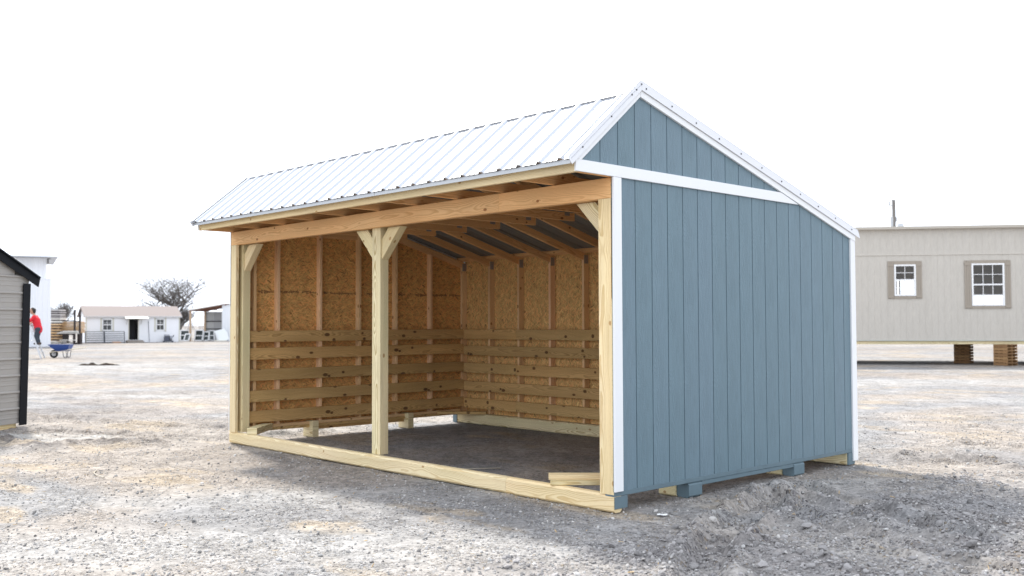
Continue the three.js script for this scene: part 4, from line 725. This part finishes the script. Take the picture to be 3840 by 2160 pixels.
// ------------------------------------------------------------------ stepladder and the person on it
{
  const g = standAt(thing('stepladder', 'aluminium stepladder standing on the yard beside the beige shed', 'ladder'), -20.1, 42.0, 0.16);
  const al = mat(lin(0.55, 0.56, 0.58), 0.4, 0.6);
  for (const z of [-0.25, 0.25]) { const q = z * 0.7; part('rail', beamGeo([0.0, 0, z], [-0.52, 1.42, q], 0.065, 0.03), al, g); part('rear_leg', beamGeo([-1.02, 0, z], [-0.56, 1.40, q], 0.045, 0.025), al, g); }
  for (let k = 1; k <= 4; k++) { const y = k * 0.29, x = -0.52 * y / 1.42; part('step', box(0.09, 0.03, 0.44 - 0.035 * k, x, y, 0), al, g); part('rear_brace', box(0.025, 0.02, 0.44 - 0.035 * k, -1.02 + 0.46 * y / 1.4, y, 0), al, g); }
  part('top_cap', box(0.18, 0.04, 0.4, -0.55, 1.425, 0), mat(lin(0.5, 0.5, 0.5), 0.6), g); part('spreader', rod([-0.28, 0.75, 0.2], [-0.78, 0.75, 0.2], 0.01), al, g);
  function beamGeo(A, B, w, t) { const d = new THREE.Vector3(...B).sub(new THREE.Vector3(...A)), q = new THREE.BoxGeometry(w, d.length(), t); q.applyQuaternion(new THREE.Quaternion().setFromUnitVectors(new THREE.Vector3(0, 1, 0), d.normalize())); return q.translate((A[0] + B[0]) / 2, (A[1] + B[1]) / 2, (A[2] + B[2]) / 2); }

  // person: tapered bones joined by a smooth minimum, meshed with marching cubes
  const per = standAt(thing('person', 'person in red shirt and dark trousers standing on the stepladder, facing left', 'person'), -20.1, 42.0, 0.16);
  const cone = (p, a, b, ra, rb) => { const ba = [b[0] - a[0], b[1] - a[1], b[2] - a[2]], pa = [p[0] - a[0], p[1] - a[1], p[2] - a[2]], t = clamp((pa[0] * ba[0] + pa[1] * ba[1] + pa[2] * ba[2]) / (ba[0] ** 2 + ba[1] ** 2 + ba[2] ** 2 + 1e-9)); return Math.hypot(pa[0] - ba[0] * t, pa[1] - ba[1] * t, pa[2] - ba[2] * t) - lerp(ra, rb, t); };
  const smin = (a, b, k) => { const h = clamp(0.5 + 0.5 * (b - a) / k); return lerp(b, a, h) - k * h * (1 - h); };
  function field(bones, c, half, res, k) {
    const mc = new MarchingCubes(res, new THREE.MeshBasicMaterial(), false, false, 60000); mc.isolation = 0; let n = 0;
    for (let z = 0; z < res; z++) for (let y = 0; y < res; y++) for (let x = 0; x < res; x++) { const p = [c[0] + half * (2 * x / res - 1), c[1] + half * (2 * y / res - 1), c[2] + half * (2 * z / res - 1)]; let d = 1e3; for (const b of bones) d = smin(d, cone(p, b[0], b[1], b[2], b[3]), k); mc.field[n++] = -d; }
    mc.update(); const q = new THREE.BufferGeometry(), cnt = mc.count, P = new Float32Array(cnt * 3), N = new Float32Array(cnt * 3);
    for (let i = 0; i < cnt; i++) for (let j = 0; j < 3; j++) { P[i * 3 + j] = c[j] + half * mc.positionArray[i * 3 + j]; N[i * 3 + j] = mc.normalArray[i * 3 + j]; }
    q.setAttribute('position', new THREE.BufferAttribute(P, 3)); q.setAttribute('normal', new THREE.BufferAttribute(N, 3)); return q;
  }
  const J = { hip: [-0.20, 1.26, 0], chest: [-0.30, 1.62, 0], neck: [-0.38, 1.84, 0], head: [-0.45, 2.0, 0], brow: [-0.46, 2.06, 0] };
  const skin = mat(lin(0.42, 0.25, 0.17), 0.6), red = mat(lin(0.62, 0.015, 0.03), 0.8), jeans = mat(lin(0.035, 0.045, 0.06), 0.9), hair = mat(lin(0.015, 0.012, 0.010), 0.8), boot = mat(lin(0.06, 0.04, 0.03), 0.8);
  const arms = [-1, 1].map((s) => ({ sh: [-0.34, 1.76, s * 0.18], el: [-0.50, 1.56, s * 0.24], wr: [-0.60, 1.46, s * 0.14], ha: [-0.63, 1.452, s * 0.11] }));
  const legs = [-1, 1].map((s) => { const st = s > 0 ? 0.58 : 0.58; return { hp: [-0.20, 1.22, s * 0.09], kn: [-0.27, 0.90, s * 0.11], an: [-0.19, st + 0.10, s * 0.11], to: [-0.31, st + 0.05, s * 0.12], he: [-0.16, st + 0.05, s * 0.11] }; });
  const torso = [[J.hip, J.chest, 0.135, 0.15], [[-0.27, 1.55, -0.06], [-0.34, 1.75, -0.12], 0.10, 0.08], [[-0.27, 1.55, 0.06], [-0.34, 1.75, 0.12], 0.10, 0.08]];
  const bodyBones = [...torso, [J.neck, J.head, 0.055, 0.06], [J.head, J.brow, 0.085, 0.095], [[-0.49, 1.95, 0], [-0.47, 2.0, 0], 0.05, 0.06], [[-0.545, 1.985, 0], [-0.535, 2.02, 0], 0.014, 0.011], [[-0.43, 2.0, 0.088], [-0.425, 2.03, 0.092], 0.014, 0.014], [[-0.43, 2.0, -0.088], [-0.425, 2.03, -0.092], 0.014, 0.014]];
  for (const a of arms) bodyBones.push([a.sh, a.el, 0.055, 0.042], [a.el, a.wr, 0.042, 0.03], [a.wr, a.ha, 0.032, 0.036]);
  for (const l of legs) bodyBones.push([l.hp, l.kn, 0.085, 0.058], [l.kn, l.an, 0.056, 0.04], [l.he, l.to, 0.04, 0.035]);
  const c = [-0.38, 1.35, 0], hands = [];
  for (const [i, a] of arms.entries()) { const s = i ? 1 : -1, fb = []; for (let f = 0; f < 4; f++) { const z = a.ha[2] + (f - 1.5) * 0.021, len = [0.065, 0.075, 0.07, 0.055][f]; fb.push([[a.ha[0] - 0.02, a.ha[1], z], [a.ha[0] - 0.02 - len * 0.6, a.ha[1] - 0.005, z], 0.010, 0.009], [[a.ha[0] - 0.02 - len * 0.6, a.ha[1] - 0.005, z], [a.ha[0] - 0.02 - len * 0.75, a.ha[1] - 0.04, z], 0.009, 0.008]); } fb.push([[a.ha[0], a.ha[1], a.ha[2] - s * 0.035], [a.ha[0] - 0.045, a.ha[1] - 0.02, a.ha[2] - s * 0.055], 0.011, 0.009], [a.wr, a.ha, 0.028, 0.032]); hands.push(field(fb, [a.ha[0] - 0.03, a.ha[1], a.ha[2]], 0.13, 56, 0.006)); }
  const bodyG = mergeGeometries([field(bodyBones, c, 0.88, 92, 0.035), ...hands]); part('body', bodyG, skin, per);
  part('shirt', field([...torso.map(([a, b, x, y]) => [a, b, x + 0.018, y + 0.016]), [[-0.19, 1.20, 0], J.hip, 0.145, 0.15], ...arms.map((a) => [a.sh, [lerp(a.sh[0], a.el[0], 0.75), lerp(a.sh[1], a.el[1], 0.75), lerp(a.sh[2], a.el[2], 0.75)], 0.075, 0.068])], c, 0.88, 80, 0.04), red, per);
  part('trousers', field([[[-0.2, 1.25, -0.05], [-0.2, 1.25, 0.05], 0.135, 0.135], ...legs.flatMap((l) => [[l.hp, l.kn, 0.10, 0.078], [l.kn, [l.an[0], l.an[1] - 0.03, l.an[2]], 0.076, 0.062]])], c, 0.88, 80, 0.03), jeans, per);
  part('hair', field([[[-0.425, 2.06, 0], [-0.44, 2.085, 0], 0.10, 0.088], [[-0.39, 1.98, 0], [-0.40, 2.05, 0], 0.07, 0.09]], [-0.42, 2.05, 0], 0.2, 40, 0.03), hair, per);
  for (const l of legs) part('boot', field([[l.he, l.to, 0.05, 0.044], [[l.an[0], l.an[1] - 0.01, l.an[2]], l.he, 0.055, 0.05]], [-0.24, 0.66, l.an[2]], 0.2, 36, 0.02), boot, per);
}

// ------------------------------------------------------------------ bare trees
function bareTree(seed, h, spread, levels, label, r, f, group, twig = 0.012) {
  const q = rng(seed), G = [], T = []; 
  function grow(a, d, len, rad, lv) {
    const n = 2 + (lv < 2 ? 1 : 0); let p = a.clone(), v = d.clone(), r0 = rad;
    for (let k = 0; k < n; k++) { v.add(new THREE.Vector3(q() - 0.5, (q() - 0.42) * 0.6, q() - 0.5).multiplyScalar(0.42)).normalize(); const e = p.clone().addScaledVector(v, len / n), r1 = Math.max(twig * 0.6, r0 * 0.8); (lv === 0 ? T : G).push(rod(p.toArray(), e.toArray(), r0, lv < 2 ? 6 : 3, r1)); p = e; r0 = r1;
      if (lv < levels && k > (lv === 0 ? 0 : -1)) { const m = lv === 0 ? 4 : lv === 1 ? 3 : 2; for (let j = 0; j < m; j++) { const az = q() * 6.283, t = new THREE.Vector3(Math.cos(az) * spread, 0.55 + 0.5 * q(), Math.sin(az) * spread).lerp(v, 0.35).normalize(); grow(p, t, len * (0.62 + 0.25 * q()), Math.max(twig, r0 * 0.62), lv + 1); } } }
  }
  grow(new THREE.Vector3(0, -0.1, 0), new THREE.Vector3(0.05, 1, 0), h * 0.36, h * 0.03, 0);
  const g = standAt(thing('bare_tree', label, 'tree', group), r, f), m = mat(lin(0.12, 0.105, 0.095), 0.95); part('trunk', merge(T), m, g); part('crown', merge(G), m, g); return g;
}
bareTree(5, 8.0, 1.7, 4, 'large spreading bare tree behind the right end of the small house', -34.9, 100, 'bare trees behind the yard', 0.009).scale.set(1.25, 1.12, 1.25);
bareTree(8, 3.6, 1.0, 4, 'bushy bare tree low beside the large tree, left of the lean-to', -33.2, 98, 'bare trees behind the yard');
bareTree(12, 4.2, 1.0, 4, 'bare tree low behind the middle of the house roof', -39.5, 104, 'bare trees behind the yard');
bareTree(21, 5.0, 0.9, 4, 'small far bare tree between the lumber stacks and the small house', -63.5, 138, 'bare trees behind the yard', 0.016);
{ // far thicket along the field edge
  const q = rng(31), G = []; for (let i = 0; i < 2600; i++) { const x = -120 + 240 * q(), z = 8 * q(), h = 1.2 + 2.6 * fbm(x * 0.08, 1, 4, 3) * (0.6 + q()); const y = q() * h * 0.5; G.push(rod([x, y, z], [x + (q() - 0.5) * 1.6, y + h * 0.6, z + (q() - 0.5)], 0.03, 3, 0.012)); }
  const m = top('far_thicket', merge(G), mat(lin(0.16, 0.145, 0.15), 0.95), 'far grey winter thicket along the edge of the field', null, null, 'stuff'); standAt(m, -30, 190);
}
renderer.render(scene, camera);
